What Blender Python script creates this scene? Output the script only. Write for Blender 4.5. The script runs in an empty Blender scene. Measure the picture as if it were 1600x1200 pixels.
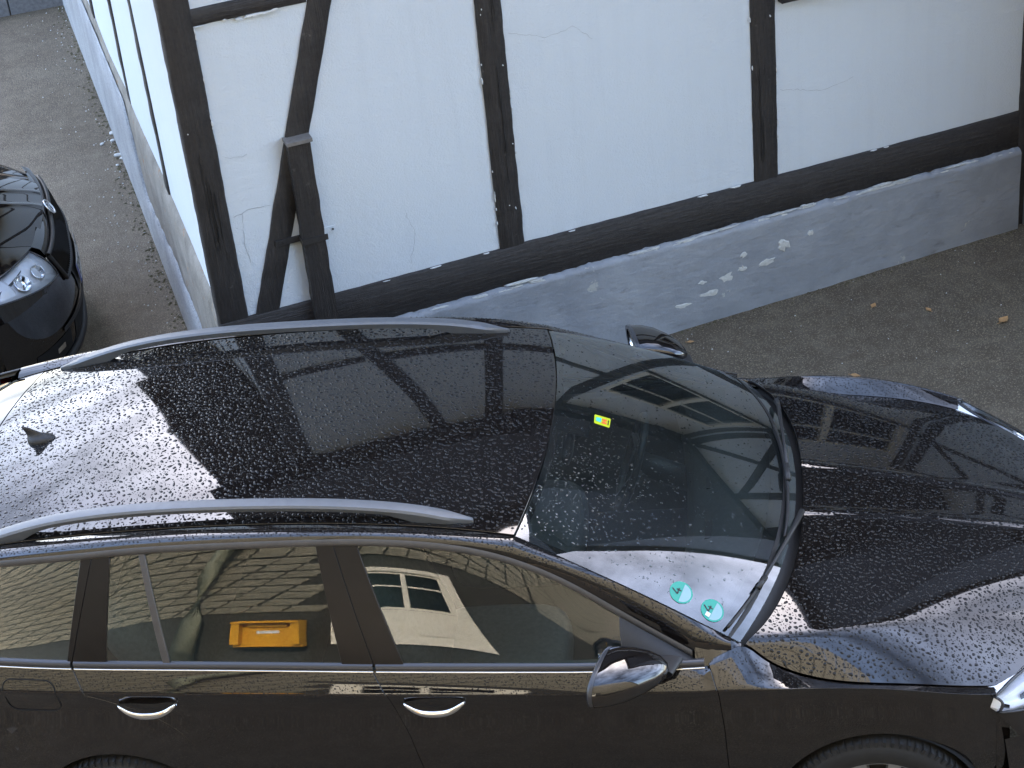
import bpy, math, random
import numpy as np
from mathutils import Matrix, Vector
rng = np.random.default_rng(7)
random.seed(7)
scene = bpy.context.scene
COL = scene.collection

# ------------------------------------------------------------------ camera
# rotation that stands the car's tilted ground frame up into the level world
RW = np.array([[0.998547, -0.001495, -0.053868], [-0.001495, 0.998461, -0.055431], [0.053868, 0.055431, 0.997008]])
CAM = (-0.296947, -5.717804, 5.136029)
cr = np.array([[0.989499, 0.113435, -0.089584], [-0.013466, -0.544731, -0.838503], [-0.143914, 0.830904, -0.537483]])
cd = bpy.data.cameras.new('camera'); cam = bpy.data.objects.new('camera', cd); COL.objects.link(cam)
cd.sensor_width = 36.0; cd.sensor_fit = 'HORIZONTAL'; cd.lens = 3000 / 1600 * 36.0; cd.clip_end = 2000; cd.clip_start = .05
cam.matrix_world = Matrix(((cr[0][0], -cr[1][0], -cr[2][0], CAM[0]), (cr[0][1], -cr[1][1], -cr[2][1], CAM[1]), (cr[0][2], -cr[1][2], -cr[2][2], CAM[2]), (0, 0, 0, 1)))
scene.camera = cam

# ------------------------------------------------------------------ sky, sun, exposure
SUN_EL, SUN_AZ = math.radians(41), math.radians(8)      # azimuth from +y towards +x
w = bpy.data.worlds.new('World'); scene.world = w; w.use_nodes = True
nt = w.node_tree; nt.nodes.clear()
wo = nt.nodes.new('ShaderNodeOutputWorld'); bg = nt.nodes.new('ShaderNodeBackground'); sky = nt.nodes.new('ShaderNodeTexSky')
sky.sky_type = 'NISHITA'; sky.sun_disc = False; sky.sun_elevation = SUN_EL; sky.sun_rotation = SUN_AZ
sky.air_density = 1.0; sky.dust_density = 3.5; sky.ozone_density = 1.2
tc = nt.nodes.new('ShaderNodeTexCoord'); mp = nt.nodes.new('ShaderNodeMapping'); mp.inputs['Scale'].default_value = (1, 1, 2.2)
nz = nt.nodes.new('ShaderNodeTexNoise'); nz.inputs['Scale'].default_value = 2.1; nz.inputs['Detail'].default_value = 7; nz.inputs['Roughness'].default_value = .58
rp = nt.nodes.new('ShaderNodeValToRGB'); rp.color_ramp.elements[0].position = .34; rp.color_ramp.elements[1].position = .66
mx = nt.nodes.new('ShaderNodeMix'); mx.data_type = 'RGBA'
br = nt.nodes.new('ShaderNodeMix'); br.data_type = 'RGBA'; br.blend_type = 'MULTIPLY'; br.inputs['Factor'].default_value = 1.0
br.inputs['B'].default_value = (9.0, 8.7, 8.5, 1)
mul = nt.nodes.new('ShaderNodeMath'); mul.operation = 'MULTIPLY'; mul.inputs[1].default_value = .8
nt.links.new(tc.outputs['Generated'], mp.inputs['Vector']); nt.links.new(mp.outputs['Vector'], nz.inputs['Vector']); nt.links.new(nz.outputs['Fac'], rp.inputs['Fac'])
nt.links.new(sky.outputs['Color'], br.inputs['A']); nt.links.new(rp.outputs['Color'], mul.inputs[0]); nt.links.new(mul.outputs[0], mx.inputs['Factor'])
nt.links.new(sky.outputs['Color'], mx.inputs['A']); nt.links.new(br.outputs['Result'], mx.inputs['B'])
nt.links.new(mx.outputs['Result'], bg.inputs['Color']); nt.links.new(bg.outputs['Background'], wo.inputs['Surface'])
bg.inputs['Strength'].default_value = .14
sd = bpy.data.lights.new('sun', 'SUN'); sun = bpy.data.objects.new('sun', sd); COL.objects.link(sun)
sd.energy = 4.6; sd.angle = math.radians(.53); sd.color = (1, .93, .80)
sdir = Vector((math.sin(SUN_AZ) * math.cos(SUN_EL), math.cos(SUN_AZ) * math.cos(SUN_EL), math.sin(SUN_EL)))
sun.rotation_euler = sdir.to_track_quat('Z', 'Y').to_euler(); sun.location = (0, 6, 14)
vs = scene.view_settings; vs.view_transform = 'Standard'; vs.look = 'None'; vs.gamma = 1; vs.use_curve_mapping = False; vs.exposure = 1.36
scene.cycles.max_bounces = 10; scene.cycles.transparent_max_bounces = 16; scene.cycles.glossy_bounces = 5
scene.cycles.use_denoising = True; scene.cycles.caustics_reflective = False; scene.cycles.caustics_refractive = False
scene.cycles.sample_clamp_indirect = 6

# ------------------------------------------------------------------ material helpers
class NT:
    def __init__(s, name):
        s.m = bpy.data.materials.new(name); s.m.use_nodes = True; s.t = s.m.node_tree
        s.b = s.t.nodes['Principled BSDF']; s.out = s.t.nodes['Material Output']
    def n(s, typ, **kw):
        x = s.t.nodes.new('ShaderNode' + typ)
        for k, v in kw.items():
            if k in x.inputs: x.inputs[k].default_value = v
            else: setattr(x, k, v)
        return x
    def l(s, a, b): s.t.links.new(a, b)
    def coord(s, scale=(1, 1, 1)):
        c = s.n('TexCoord'); m = s.n('Mapping'); m.inputs['Scale'].default_value = scale; s.l(c.outputs['Object'], m.inputs['Vector']); return m.outputs['Vector']
    def noise(s, vec, scale, detail=6, rough=.6):
        x = s.n('TexNoise'); x.inputs['Scale'].default_value = scale; x.inputs['Detail'].default_value = detail; x.inputs['Roughness'].default_value = rough
        s.l(vec, x.inputs['Vector']); return x.outputs['Fac']
    def ramp(s, fac, stops):
        r = s.n('ValToRGB'); e = r.color_ramp.elements
        while len(e) < len(stops): e.new(.5)
        for i, (p, c) in enumerate(stops):
            e[i].position = p; e[i].color = (c if isinstance(c, tuple) else (c, c, c)) + (1,)
        s.l(fac, r.inputs['Fac']); return r.outputs['Color']
    def mix(s, fac, a, b, blend='MIX'):
        x = s.n('Mix'); x.data_type = 'RGBA'; x.blend_type = blend
        for k, v in (('Factor', fac), ('A', a), ('B', b)):
            i = x.inputs[k] if k == 'Factor' else [q for q in x.inputs if q.name == k and q.type == 'RGBA'][0]
            if isinstance(v, (int, float)): i.default_value = v
            elif isinstance(v, tuple): i.default_value = v + (1,)
            else: s.l(v, i)
        return [q for q in x.outputs if q.type == 'RGBA'][0]
    def bump(s, h, strength=.3, dist=.01, prev=None):
        x = s.n('Bump'); x.inputs['Strength'].default_value = strength; x.inputs['Distance'].default_value = dist; s.l(h, x.inputs['Height'])
        if prev is not None: s.l(prev, x.inputs['Normal'])
        s.l(x.outputs['Normal'], s.b.inputs['Normal']); return x.outputs['Normal']
    def set(s, **kw):
        for k, v in kw.items():
            k = k.replace('_', ' ')
            i = s.b.inputs[k]
            if isinstance(v, tuple): i.default_value = v + (1,) if len(v) == 3 else v
            elif isinstance(v, (int, float)): i.default_value = v
            else: s.l(v, i)
        return s.m

def simple(name, col, rough=.5, metal=0, ior=1.45, **kw):
    t = NT(name); return t.set(Base_Color=col, Roughness=rough, Metallic=metal, IOR=ior, **kw)
def varied(name, col, rough=.6, amt=.35, scale=9, bump=.0, metal=0):
    t = NT(name); v = t.coord(); f = t.noise(v, scale)
    c = t.ramp(f, [(.25, tuple(x * (1 - amt) for x in col)), (.75, tuple(min(1, x * (1 + amt)) for x in col))])
    if bump: t.bump(t.noise(v, scale * 6), bump, .004)
    return t.set(Base_Color=c, Roughness=rough, Metallic=metal)

M = {}
def mk_paint():
    t = NT('car_paint'); v = t.coord()
    f = t.noise(v, 420, 1); g = t.noise(v, 3, 3)
    c = t.mix(g, (.0060, .0049, .0045), (.0085, .0068, .0060))
    r = t.ramp(g, [(.3, .015), (.8, .05)])
    return t.set(Base_Color=c, Roughness=r, IOR=1.72, Coat_Weight=.0)
M['paint'] = mk_paint()
def mk_glass(name, tint, ior=1.75, haze=0.):
    t = NT(name); t.t.nodes.remove(t.b)
    fr = t.n('Fresnel'); fr.inputs['IOR'].default_value = ior
    tr = t.n('BsdfTransparent'); tr.inputs['Color'].default_value = tint + (1,)
    gl = t.n('BsdfGlossy'); gl.inputs['Roughness'].default_value = .0; gl.inputs['Color'].default_value = (1, 1, 1, 1)
    mxs = t.n('MixShader'); t.l(fr.outputs[0], mxs.inputs[0]); t.l(tr.outputs[0], mxs.inputs[1]); t.l(gl.outputs[0], mxs.inputs[2]); 
    if haze:   # pale haze mixed into the glass to lift its blacks
        df = t.n('BsdfDiffuse'); df.inputs['Color'].default_value = (.46, .54, .52, 1); v = t.coord(); f = t.ramp(t.noise(v, 5, 5), [(.3, haze * .6), (.75, haze * 1.4)])
        m2 = t.n('MixShader'); t.l(f, m2.inputs[0]); t.l(mxs.outputs[0], m2.inputs[1]); t.l(df.outputs[0], m2.inputs[2]); mxs = m2
    t.l(mxs.outputs[0], t.out.inputs['Surface'])
    return t.m
M['windscreen'] = mk_glass('windscreen_glass', (.66, .78, .74), 2.1, .016)
M['side_glass'] = mk_glass('side_glass', (.62, .74, .67), 1.72, .010)
M['house_glass'] = mk_glass('house_glass', (.35, .4, .4), 1.4)
M['lens'] = mk_glass('lamp_lens', (.95, .97, 1.0), 1.5)
M['trim'] = varied('trim_black_plastic', (.016, .015, .0145), .52, .25, 30)
M['gloss_black'] = simple('gloss_black', (.010, .009, .009), .09)
M['rubber'] = varied('rubber', (.014, .014, .014), .75, .3, 40, .2)
M['frame_grey'] = varied('window_frame_grey', (.06, .056, .053), .42, .15, 25)
M['chrome'] = simple('chrome', (.78, .79, .80), .07, 1.0)
M['satin'] = varied('satin_aluminium', (.135, .142, .150), .46, .08, 30, 0, .35)
M['rim'] = varied('wheel_silver', (.50, .51, .53), .28, .1, 20, 0, .9)
M['reflector'] = simple('lamp_reflector', (.90, .91, .92), .20, .0)
M['seat'] = varied('seat_fabric', (.085, .086, .088), .85, .25, 60, .3)
M['dash'] = varied('dashboard_plastic', (.060, .063, .064), .6, .2, 60, .2)
M['inner'] = simple('inner_dark', (.008, .008, .008), .9)
M['headliner'] = simple('headliner', (.16, .16, .155), .95)
M['pillar'] = varied('pillar_film', (.010, .0085, .008), .34, .2, 12); M['pillar'].node_tree.nodes['Principled BSDF'].inputs['IOR'].default_value = 1.32
def mk_drop():
    t = NT('rain_water'); return t.set(Base_Color=(.006, .006, .006), Roughness=.02, IOR=1.36)
M['drop'] = mk_drop()
def mk_drop_glass():
    t = NT('rain_water_on_glass'); t.t.nodes.remove(t.b)
    fr = t.n('Fresnel'); fr.inputs['IOR'].default_value = 1.36
    g = t.n('BsdfGlossy'); g.inputs['Roughness'].default_value = .02
    d = t.n('BsdfRefraction'); d.inputs['IOR'].default_value = 1.25; d.inputs['Color'].default_value = (.8, .85, .84, 1)
    x = t.n('MixShader'); t.l(fr.outputs[0], x.inputs[0]); t.l(d.outputs[0], x.inputs[1]); t.l(g.outputs[0], x.inputs[2]); t.l(x.outputs[0], t.out.inputs['Surface']); return t.m
M['drop_glass'] = mk_drop_glass()

def mk_asphalt():
    t = NT('asphalt'); v = t.coord()
    vo = t.n('TexVoronoi'); vo.inputs['Scale'].default_value = 125; t.l(v, vo.inputs['Vector'])
    f = t.noise(v, 120, 4, .7); big = t.noise(v, 1.1, 6, .65); mid = t.noise(v, 9, 5)
    stone = t.ramp(vo.outputs['Color'], [(.0, (.092, .072, .044)), (.55, (.190, .153, .097)), (.90, (.33, .272, .182)), (1.0, (.50, .42, .30))])
    base = t.mix(t.ramp(vo.outputs['Distance'], [(.25, 0.), (.55, 1.)]), stone, (.086, .066, .042))
    c = t.mix(t.ramp(big, [(.35, 0.), (.7, .45)]), base, (.080, .058, .038))
    c = t.mix(t.ramp(mid, [(.45, 0.), (.8, .35)]), c, (.245, .20, .138))
    n1 = t.bump(vo.outputs['Distance'], .55, -.006); t.bump(f, .35, .004, n1)
    return t.set(Base_Color=c, Roughness=t.ramp(big, [(.3, .62), (.7, .85)]))
M['asphalt'] = mk_asphalt()
def mk_plaster(name='plaster_white', col=(.60, .642, .675)):
    t = NT(name); v = t.coord()
    a = t.noise(v, 1.3, 5, .6); b = t.noise(v, 26, 5, .6); c = t.noise(v, 140, 3, .6)
    co = t.mix(t.ramp(a, [(.35, 0.), (.75, .5)]), col, tuple(x * .93 for x in col))
    co = t.mix(t.ramp(b, [(.62, 0.), (.82, .25)]), co, (.66, .66, .64))
    st = t.noise(t.coord((7, 7, .35)), 2.2, 5, .6); co = t.mix(t.ramp(st, [(.50, 0.), (.78, .30)]), co, tuple(x * .86 for x in col))
    tr = t.noise(t.coord((1, 1, 2.6)), 11, 6, .62)
    n1 = t.bump(b, .35, .006); n2 = t.bump(tr, .22, .010, n1); t.bump(c, .8, .003, n2)
    return t.set(Base_Color=co, Roughness=.88)
M['plaster'] = mk_plaster()
def mk_timber(name='timber_black', sc=(14, 14, 1.2), sf=(90, 90, 3.0)):
    t = NT(name); v = t.coord(); vs_ = t.coord(sc)
    a = t.noise(vs_, 5, 6, .65); b = t.noise(v, 45, 4); k = t.noise(v, 18, 3)
    co = t.ramp(a, [(.3, (.014, .012, .011)), (.55, (.024, .020, .018)), (.8, (.042, .036, .032))])
    co = t.mix(t.ramp(k, [(.70, 0.), (.74, .5)]), co, (.10, .09, .08))
    fi = t.noise(t.coord(sf), 3, 5, .6); co = t.mix(t.ramp(fi, [(.30, .75), (.42, 0.)]), co, (.006, .005, .005)); co = t.mix(t.ramp(fi, [(.62, 0.), (.75, .45)]), co, (.075, .066, .058))
    n1 = t.bump(a, .7, .010); n2 = t.bump(fi, .6, .004, n1); t.bump(b, .3, .003, n2)
    return t.set(Base_Color=co, Roughness=t.ramp(b, [(.3, .45), (.7, .75)]))
M['timber'] = mk_timber(); M['timber_h'] = mk_timber('timber_black_lying', (1.2, 14, 14), (3., 90, 90))
def mk_plinth():
    t = NT('plinth_grey_paint'); v = t.coord()
    a = t.noise(v, 2.3, 7, .68); b = t.noise(t.coord((1, 1, 2.2)), 9, 7, .62); c = t.noise(v, 60, 4); p = t.noise(v, 4.2, 5, .75)
    co = t.ramp(a, [(.3, (.20, .215, .235)), (.55, (.27, .285, .305)), (.8, (.33, .345, .36))])
    co = t.mix(t.ramp(p, [(.665, 0.), (.69, .85)]), co, (.42, .42, .39))
    co = t.mix(t.ramp(b, [(.28, .5), (.40, 0.)]), co, (.13, .13, .135))
    n1 = t.bump(b, .45, .016); n2 = t.bump(c, .4, .004, n1); t.bump(p, .2, .01, n2)
    return t.set(Base_Color=co, Roughness=.62)
M['plinth'] = mk_plinth()
def mk_plinth_side():
    t = NT('plinth_render_side'); v = t.coord()
    a = t.noise(v, 3, 6, .65); c = t.noise(v, 90, 4, .7)
    co = t.ramp(a, [(.3, (.27, .28, .29)), (.7, (.44, .45, .46))])
    co = t.mix(t.ramp(c, [(.35, .55), (.55, 0.)]), co, (.15, .15, .145))
    t.bump(c, .9, .009)
    return t.set(Base_Color=co, Roughness=.9)
M['plinth_side'] = mk_plinth_side()
def mk_stone_strip():
    t = NT('weathered_mortar'); v = t.coord()
    a = t.noise(v, 5, 6, .7); c = t.noise(v, 70, 4); r = t.noise(v, 11, 5, .75)
    co = t.ramp(a, [(.3, (.15, .135, .11)), (.7, (.30, .275, .235))])
    co = t.mix(t.ramp(r, [(.60, 0.), (.68, .9)]), co, (.30, .14, .04))
    t.bump(c, .8, .008); return t.set(Base_Color=co, Roughness=.95)
M['mortar'] = mk_stone_strip()
M['flake'] = varied('lime_flake', (.52, .52, .49), .85, .2, 60, .4)
M['kerb'] = varied('kerb_granite', (.17, .17, .175), .8, .35, 40, .5)
M['tile_roof'] = varied('dark_roof_tile', (.035, .03, .028), .6, .4, 20, .3)
M['white_wood'] = varied('white_painted_wood', (.74, .70, .58), .45, .08, 12, .1)
M['slate'] = varied('wall_slate', (.135, .125, .085), .6, .25, 7, .35)
M['dark_slate'] = varied('dark_slate', (.030, .025, .021), .6, .3, 9, .4)
M['zinc'] = varied('drain_zinc', (.22, .23, .16), .45, .2, 10, .1, .3)
M['yellow'] = varied('letterbox_yellow', (.62, .30, .012), .38, .08, 14)
M['cowl'] = varied('cowl_plastic', (.014, .0135, .013), .68, .25, 30, .2)
M['moss'] = varied('moss', (.075, .065, .032), .9, .4, 60, .3)
M['room'] = simple('dark_room', (.02, .02, .02), .9)
M['plate'] = simple('plate_white', (.72, .72, .70), .4)
M['plate_blue'] = simple('plate_blue', (.02, .04, .25), .4)
M['ink'] = simple('ink_black', (.012, .012, .012), .5)
M['green_st'] = simple('sticker_green', (.014, .27, .19), .18)
M['pale_st'] = simple('sticker_pale', (.21, .35, .36), .12)
M['yel_st'] = simple('sticker_yellow', (.50, .58, .02), .3)
M['cyan_st'] = simple('sticker_cyan', (.08, .55, .50), .35)
M['red_st'] = simple('sticker_red', (.75, .16, .04), .35)
M['white'] = simple('white_print', (.62, .62, .62), .4)
M['iron'] = varied('painted_iron', (.030, .027, .025), .45, .3, 40, .2)

# ------------------------------------------------------------------ mesh helpers
def tag(o, label=None, cat=None, group=None, kind=None):
    for k, v in (('label', label), ('category', cat), ('group', group), ('kind', kind)):
        if v: o[k] = v
    return o
def empty(name, loc=(0, 0, 0), rz=0, mat=None):
    o = bpy.data.objects.new(name, None); COL.objects.link(o); o.empty_display_size = .2
    if mat is not None: o.matrix_world = mat
    else: o.location = loc; o.rotation_euler = (0, 0, rz)
    return o
def mesh(name, verts, faces, mat, parent=None, smooth=True, mats=None, fmat=None):
    me = bpy.data.meshes.new(name); me.from_pydata([tuple(map(float, v)) for v in verts], [], [tuple(map(int, f)) for f in faces])
    for m_ in (mats or [mat]): me.materials.append(M[m_])
    if fmat is not None: me.polygons.foreach_set('material_index', fmat)
    me.polygons.foreach_set('use_smooth', [smooth] * len(me.polygons)); me.update()
    o = bpy.data.objects.new(name, me); COL.objects.link(o)
    if parent is not None: o.parent = parent
    return o
class MB:
    def __init__(s): s.v = []; s.f = []; s.n = 0
    def add(s, V, F):
        V = np.asarray(V, float).reshape(-1, 3); s.v.append(V); s.f += [tuple(i + s.n for i in q) for q in F]; s.n += len(V)
    def box(s, a, b, R=None, c=None):
        x0, y0, z0 = a; x1, y1, z1 = b
        V = np.array([(x, y, z) for x in (x0, x1) for y in (y0, y1) for z in (z0, z1)], float)
        if R is not None: V = V @ np.array(R).T
        if c is not None: V = V + np.array(c)
        s.add(V, [(0, 1, 3, 2), (4, 6, 7, 5), (0, 4, 5, 1), (2, 3, 7, 6), (0, 2, 6, 4), (1, 5, 7, 3)])
    def grid(s, P, closed_u=False, closed_v=False):
        P = np.asarray(P, float); a, b = P.shape[:2]; F = []
        for i in range(a - (0 if closed_u else 1)):
            for j in range(b - (0 if closed_v else 1)):
                i2, j2 = (i + 1) % a, (j + 1) % b
                F.append((i * b + j, i2 * b + j, i2 * b + j2, i * b + j2))
        s.add(P.reshape(-1, 3), F)
    def tube(s, path, r, n=10, cap=True, sx=1., up=(0, 0, 1)):
        path = np.asarray(path, float); r = np.broadcast_to(r, len(path)); T = np.gradient(path, axis=0); T /= np.linalg.norm(T, axis=1)[:, None] + 1e-12
        P = []
        for p, t, q in zip(path, T, r):
            u = np.array(up, float) - t * (np.array(up) @ t)
            if np.linalg.norm(u) < 1e-3: u = np.array((1., 0, 0)) - t * t[0]
            u /= np.linalg.norm(u); k = np.cross(t, u); th = np.arange(n) * 2 * np.pi / n
            P.append(p + q * (np.cos(th)[:, None] * k * sx + np.sin(th)[:, None] * u))
        s.grid(np.array(P), closed_v=True)
        if cap:
            o = s.n - len(path) * n
            s.f.append(tuple(o + i for i in range(n))); s.f.append(tuple(o + (len(path) - 1) * n + i for i in reversed(range(n))))
    def build(s, name, mat, parent=None, smooth=False, **kw): return mesh(name, np.concatenate(s.v), s.f, mat, parent, smooth, **kw)
def auto(o, ang=35):
    o.data.set_sharp_from_angle(angle=math.radians(ang)) if hasattr(o.data, 'set_sharp_from_angle') else None
    return o
def spl(xs, ys):
    xs = np.asarray(xs, float); ys = np.asarray(ys, float); o = np.argsort(xs); xs = xs[o]; ys = ys[o]; n = len(xs); h = np.diff(xs)
    A = np.eye(n); r = np.zeros(n)
    for i in range(1, n - 1):
        A[i, i - 1] = h[i - 1]; A[i, i] = 2 * (h[i - 1] + h[i]); A[i, i + 1] = h[i]; r[i] = 6 * ((ys[i + 1] - ys[i]) / h[i] - (ys[i] - ys[i - 1]) / h[i - 1])
    m = np.linalg.solve(A, r)
    def f(x):
        x = np.asarray(x, float); i = np.clip(np.searchsorted(xs, x) - 1, 0, n - 2); xc = np.clip(x, xs[0], xs[-1]); a = xs[i + 1] - xc; b = xc - xs[i]; H = h[i]
        return (m[i] * a ** 3 + m[i + 1] * b ** 3) / (6 * H) + (ys[i] / H - m[i] * H / 6) * a + (ys[i + 1] / H - m[i + 1] * H / 6) * b
    return f
def lin(xs, ys):
    xs = np.asarray(xs, float); ys = np.asarray(ys, float); o = np.argsort(xs); xs = xs[o]; ys = ys[o]
    return lambda x: np.interp(x, xs, ys)
def lerp(a, b, t): return a + (b - a) * t
def normals(P, flip=False):
    du = np.gradient(P, axis=0); dv = np.gradient(P, axis=1); n = np.cross(du, dv); n /= np.linalg.norm(n, axis=2)[..., None] + 1e-12
    return -n if flip else n

#GEO-BEGIN
# ================================================================== CAR SURFACES (local frame: x forward, y left, z up, origin under the front axle)
roof_zc = spl([-3.75, -3.4, -3.2, -3.0, -2.8, -2.4, -2.0, -1.67, -1.37, -1.06], [1.285, 1.365, 1.402, 1.432, 1.456, 1.482, 1.486, 1.474, 1.450, 1.413])
roof_ze = spl([-3.75, -3.4, -3.1, -2.8, -2.4, -2.0, -1.67, -1.37, -1.14, -1.06], [1.235, 1.318, 1.378, 1.420, 1.448, 1.452, 1.438, 1.410, 1.374, 1.358])
roof_ye = spl([-3.75, -3.2, -2.6, -2.0, -1.5, -1.14], [.505, .545, .570, .580, .590, .605])
def roof_pt(s, t):      # s -1..1 across, t 0 front .. 1 tailgate seam
    a = np.abs(s); X = lerp(-1.06 - .085 * a ** 2, -3.230 + .050 * a ** 2, t)
    return np.stack([X, s * roof_ye(X), lerp(roof_zc(X), roof_ze(X), a ** 2.3)], -1)
# windscreen
ws_x = lin([-1.14, -.40], [-1.14, -.40])
ws_y = spl([-1.14, -1.0, -.8, -.6, -.45, -.38], [.605, .640, .682, .716, .738, .745])
ws_z = spl([-1.14, -1.0, -.8, -.6, -.45, -.38], [1.370, 1.304, 1.205, 1.090, .995, .950])
wc_z = spl([-1.06, -.8, -.5, -.2, -.1], [1.410, 1.312, 1.178, 1.018, .962])
def ws_pt(s, t):
    a = np.abs(s); xe = lerp(-1.145, -.455, t); xc = lerp(-1.065, -.262, t); q = a ** 2.2
    return np.stack([lerp(xc, xe, q), s * ws_y(xe), lerp(wc_z(xc), ws_z(xe), q)], -1)
# side curves
belt_y = spl([-3.75, -3.3, -3.0, -2.3, -1.65, -1.2, -.76, -.45], [.70, .775, .805, .822, .826, .824, .815, .795])
belt_z = spl([-3.75, -3.0, -2.3, -1.65, -1.19, -.76, -.45], [1.115, 1.073, 1.040, 1.007, .983, .962, .952])
dlo_z = spl([-3.75, -3.4, -2.97, -2.65, -2.5, -2.05, -1.8, -1.67, -1.49, -1.22, -.955, -.82, -.58], [1.245, 1.305, 1.366, 1.396, 1.409, 1.418, 1.414, 1.409, 1.393, 1.332, 1.194, 1.098, .955])
dlo_y = spl([-3.75, -3.4, -2.97, -2.65, -2.05, -1.67, -1.49, -1.22, -.955, -.82, -.58], [.575, .610, .640, .653, .660, .660, .662, .668, .690, .712, .775])
def gh_pt(X, w):        # greenhouse side glass surface, w 0 belt .. 1 top of glass
    bul = .010 * 4 * w * (1 - w)
    return np.stack([X, lerp(belt_y(X), dlo_y(X), w) + bul, lerp(belt_z(X), dlo_z(X), w) + .3 * bul], -1)
def e_pt(X):            # upper border of the cant rail / A pillar
    f = X > -1.14
    return np.where(f, ws_y(X), roof_ye(X) + .004), np.where(f, ws_z(X), roof_ze(X))
def d_pt(X):
    return dlo_y(X) - .004, dlo_z(X) + .024
def cant_pt(X, v):
    ey, ez = e_pt(X); dy, dz = d_pt(X); b = 4 * v * (1 - v)
    return np.stack([X, lerp(ey, dy, v) + .010 * b, lerp(ez, dz, v) + .012 * b], -1)
crease_y = spl([-3.75, -3.3, -3.0, -2.4, -1.6, -.5, .07, .4, .6], [.768, .842, .865, .877, .880, .878, .868, .818, .74])
crease_z = spl([-3.75, -3.0, -2.3, -1.63, -.5, .07, .4, .6], [1.005, .972, .940, .912, .887, .866, .782, .735])
ft_y = spl([-.60, -.53, -.47, -.42, -.36, -.26, -.15, .1, .41, .6], [.815, .800, .772, .748, .765, .790, .801, .797, .757, .69])
ft_z = spl([-.60, -.53, -.47, -.42, -.36, -.26, -.15, .1, .41, .6], [.960, .967, .976, .978, .938, .884, .853, .818, .757, .71])
LZ = np.array([1.0, .955, .86, .72, .55, .38, .25, .18]); LY = np.array([0, -.012, -.011, -.004, 0, -.022, -.05, -.075])
_prof = spl([.18, .25, .38, .55, .70, .83, .88, .905], [-.085, -.055, -.022, -.001, -.003, -.010, -.0085, -.004])
def low_pt(X, z, zk=None):   # below the crease; z in car coords relative to a crease at .905
    zk = crease_z(X); zz = np.where(z > .55, .55 + (z - .55) * (.905 - .55) / (zk - .55), z)
    return np.stack([X, crease_y(X) + _prof(zz), z], -1)
def shoulder_pt(X, v):  # belt (v=0) .. crease (v=1); hollow
    fr = X > -.53
    ty = np.where(fr, ft_y(X), belt_y(X) + .006); tz = np.where(fr, ft_z(X), belt_z(X) - .012)
    b = 4 * v * (1 - v)
    return np.stack([X, lerp(ty, crease_y(X), v) + .002 * b, lerp(tz, crease_z(X), v) + .002 * b], -1)
# bonnet
hood_zc = spl([-.45, -.21, 0, .2, .4, .55, .7, .8, .86], [1.062, 1.031, .998, .961, .918, .882, .838, .795, .75])
yo_ = spl([-.45, -.30, -.124, .2, .5, .75, .86], [.735, .712, .672, .570, .460, .395, .36])
def hood_z(X, y):
    a = np.abs(y); zc = hood_zc(X); yi = lerp(.135, .08, np.clip((X + .2) / .8, 0, 1)); yo = yo_(X); ye = ft_y(X); ze = ft_z(X) + .001
    ze = np.where(X > .41, lerp(.758, .69, np.clip((X - .41) / .4, 0, 1)), ze)
    zo = lerp(zc - .070, ze + .03, np.clip((X + .10 - .35) / .5, 0, 1) * .0); zo = np.maximum(zo, ze + .008)
    q = np.clip((a - yi) / (yo - yi), 0, 1); p = np.clip((a - yo) / np.maximum(ye - yo, .02), 0, 1)
    ridge = .0065 * np.exp(-((a - yi) / .016) ** 2)
    return np.where(a < yo, zc - .022 * q - (zc - zo - .022) * q ** 2, zo - (zo - ze) * (.75 * p + .25 * p * p)) + ridge
def hood_pt(s, t):
    a = np.abs(s); Xr = -.212 - .200 * a ** 2.6; Xf = .80 - .37 * a ** 2.6; X = lerp(Xr, Xf, t); ye = ft_y(np.minimum(X, .5))
    y = s * (ye - .004); return np.stack([X, y, hood_z(X, y)], -1)
#GEO-END

# ================================================================== CAR BUILDER
def side(P, sg):
    P = np.array(P, float).copy(); P[..., 1] *= sg; return P
def orient(P, out):          # flip the grid so that its normals point along 'out' on average
    n = normals(P).mean((0, 1)); return P[::-1] if n @ np.array(out) < 0 else P
def panel(name, P, mat, parent, out, hem=.010, lip=.0016):
    P = orient(np.asarray(P, float), out); N = normals(P); a, b = P.shape[:2]
    mb = MB(); mb.grid(P)
    if hem:
        idx = [(0, j) for j in range(b)] + [(i, b - 1) for i in range(1, a)] + [(a - 1, j) for j in range(b - 2, -1, -1)] + [(i, 0) for i in range(a - 2, 0, -1)]
        L = np.array([P[i] for i in idx]); LN = np.array([N[i] for i in idx]); T = np.roll(L, -1, 0) - np.roll(L, 1, 0); T /= np.linalg.norm(T, axis=1)[:, None] + 1e-12
        O = np.cross(T, LN); c = P.reshape(-1, 3).mean(0)
        if (np.einsum('ij,ij->i', O, L - c)).mean() < 0: O = -O
        R = np.array([L, L + O * lip * .7 - LN * lip * .5, L + O * lip - LN * lip * 1.5, L + O * lip - LN * hem])
        mb.grid(R[::-1] if True else R, closed_v=True)
    return mb.build(name, mat, parent, True)
def strip_pts(X, za, zb, fn, n):
    return np.array([fn(X, lerp(za, zb, k)) for k in np.linspace(0, 1, n)])
def gridXV(x0, x1, fn, nx, nv, v0=0., v1=1., dense=None):
    """x0,x1 may be functions of v; fn(X, v) -> points"""
    V = np.linspace(v0, v1, nv); U = np.linspace(0, 1, nx) if dense is None else dense
    P = []
    for v in V:
        a = x0(v) if callable(x0) else x0; b = x1(v) if callable(x1) else x1
        X = lerp(a, b, U); P.append(fn(X, np.full_like(X, v)))
    return np.array(P)
AX_R = -2.686; ARCH = .352; WR = .318

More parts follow.
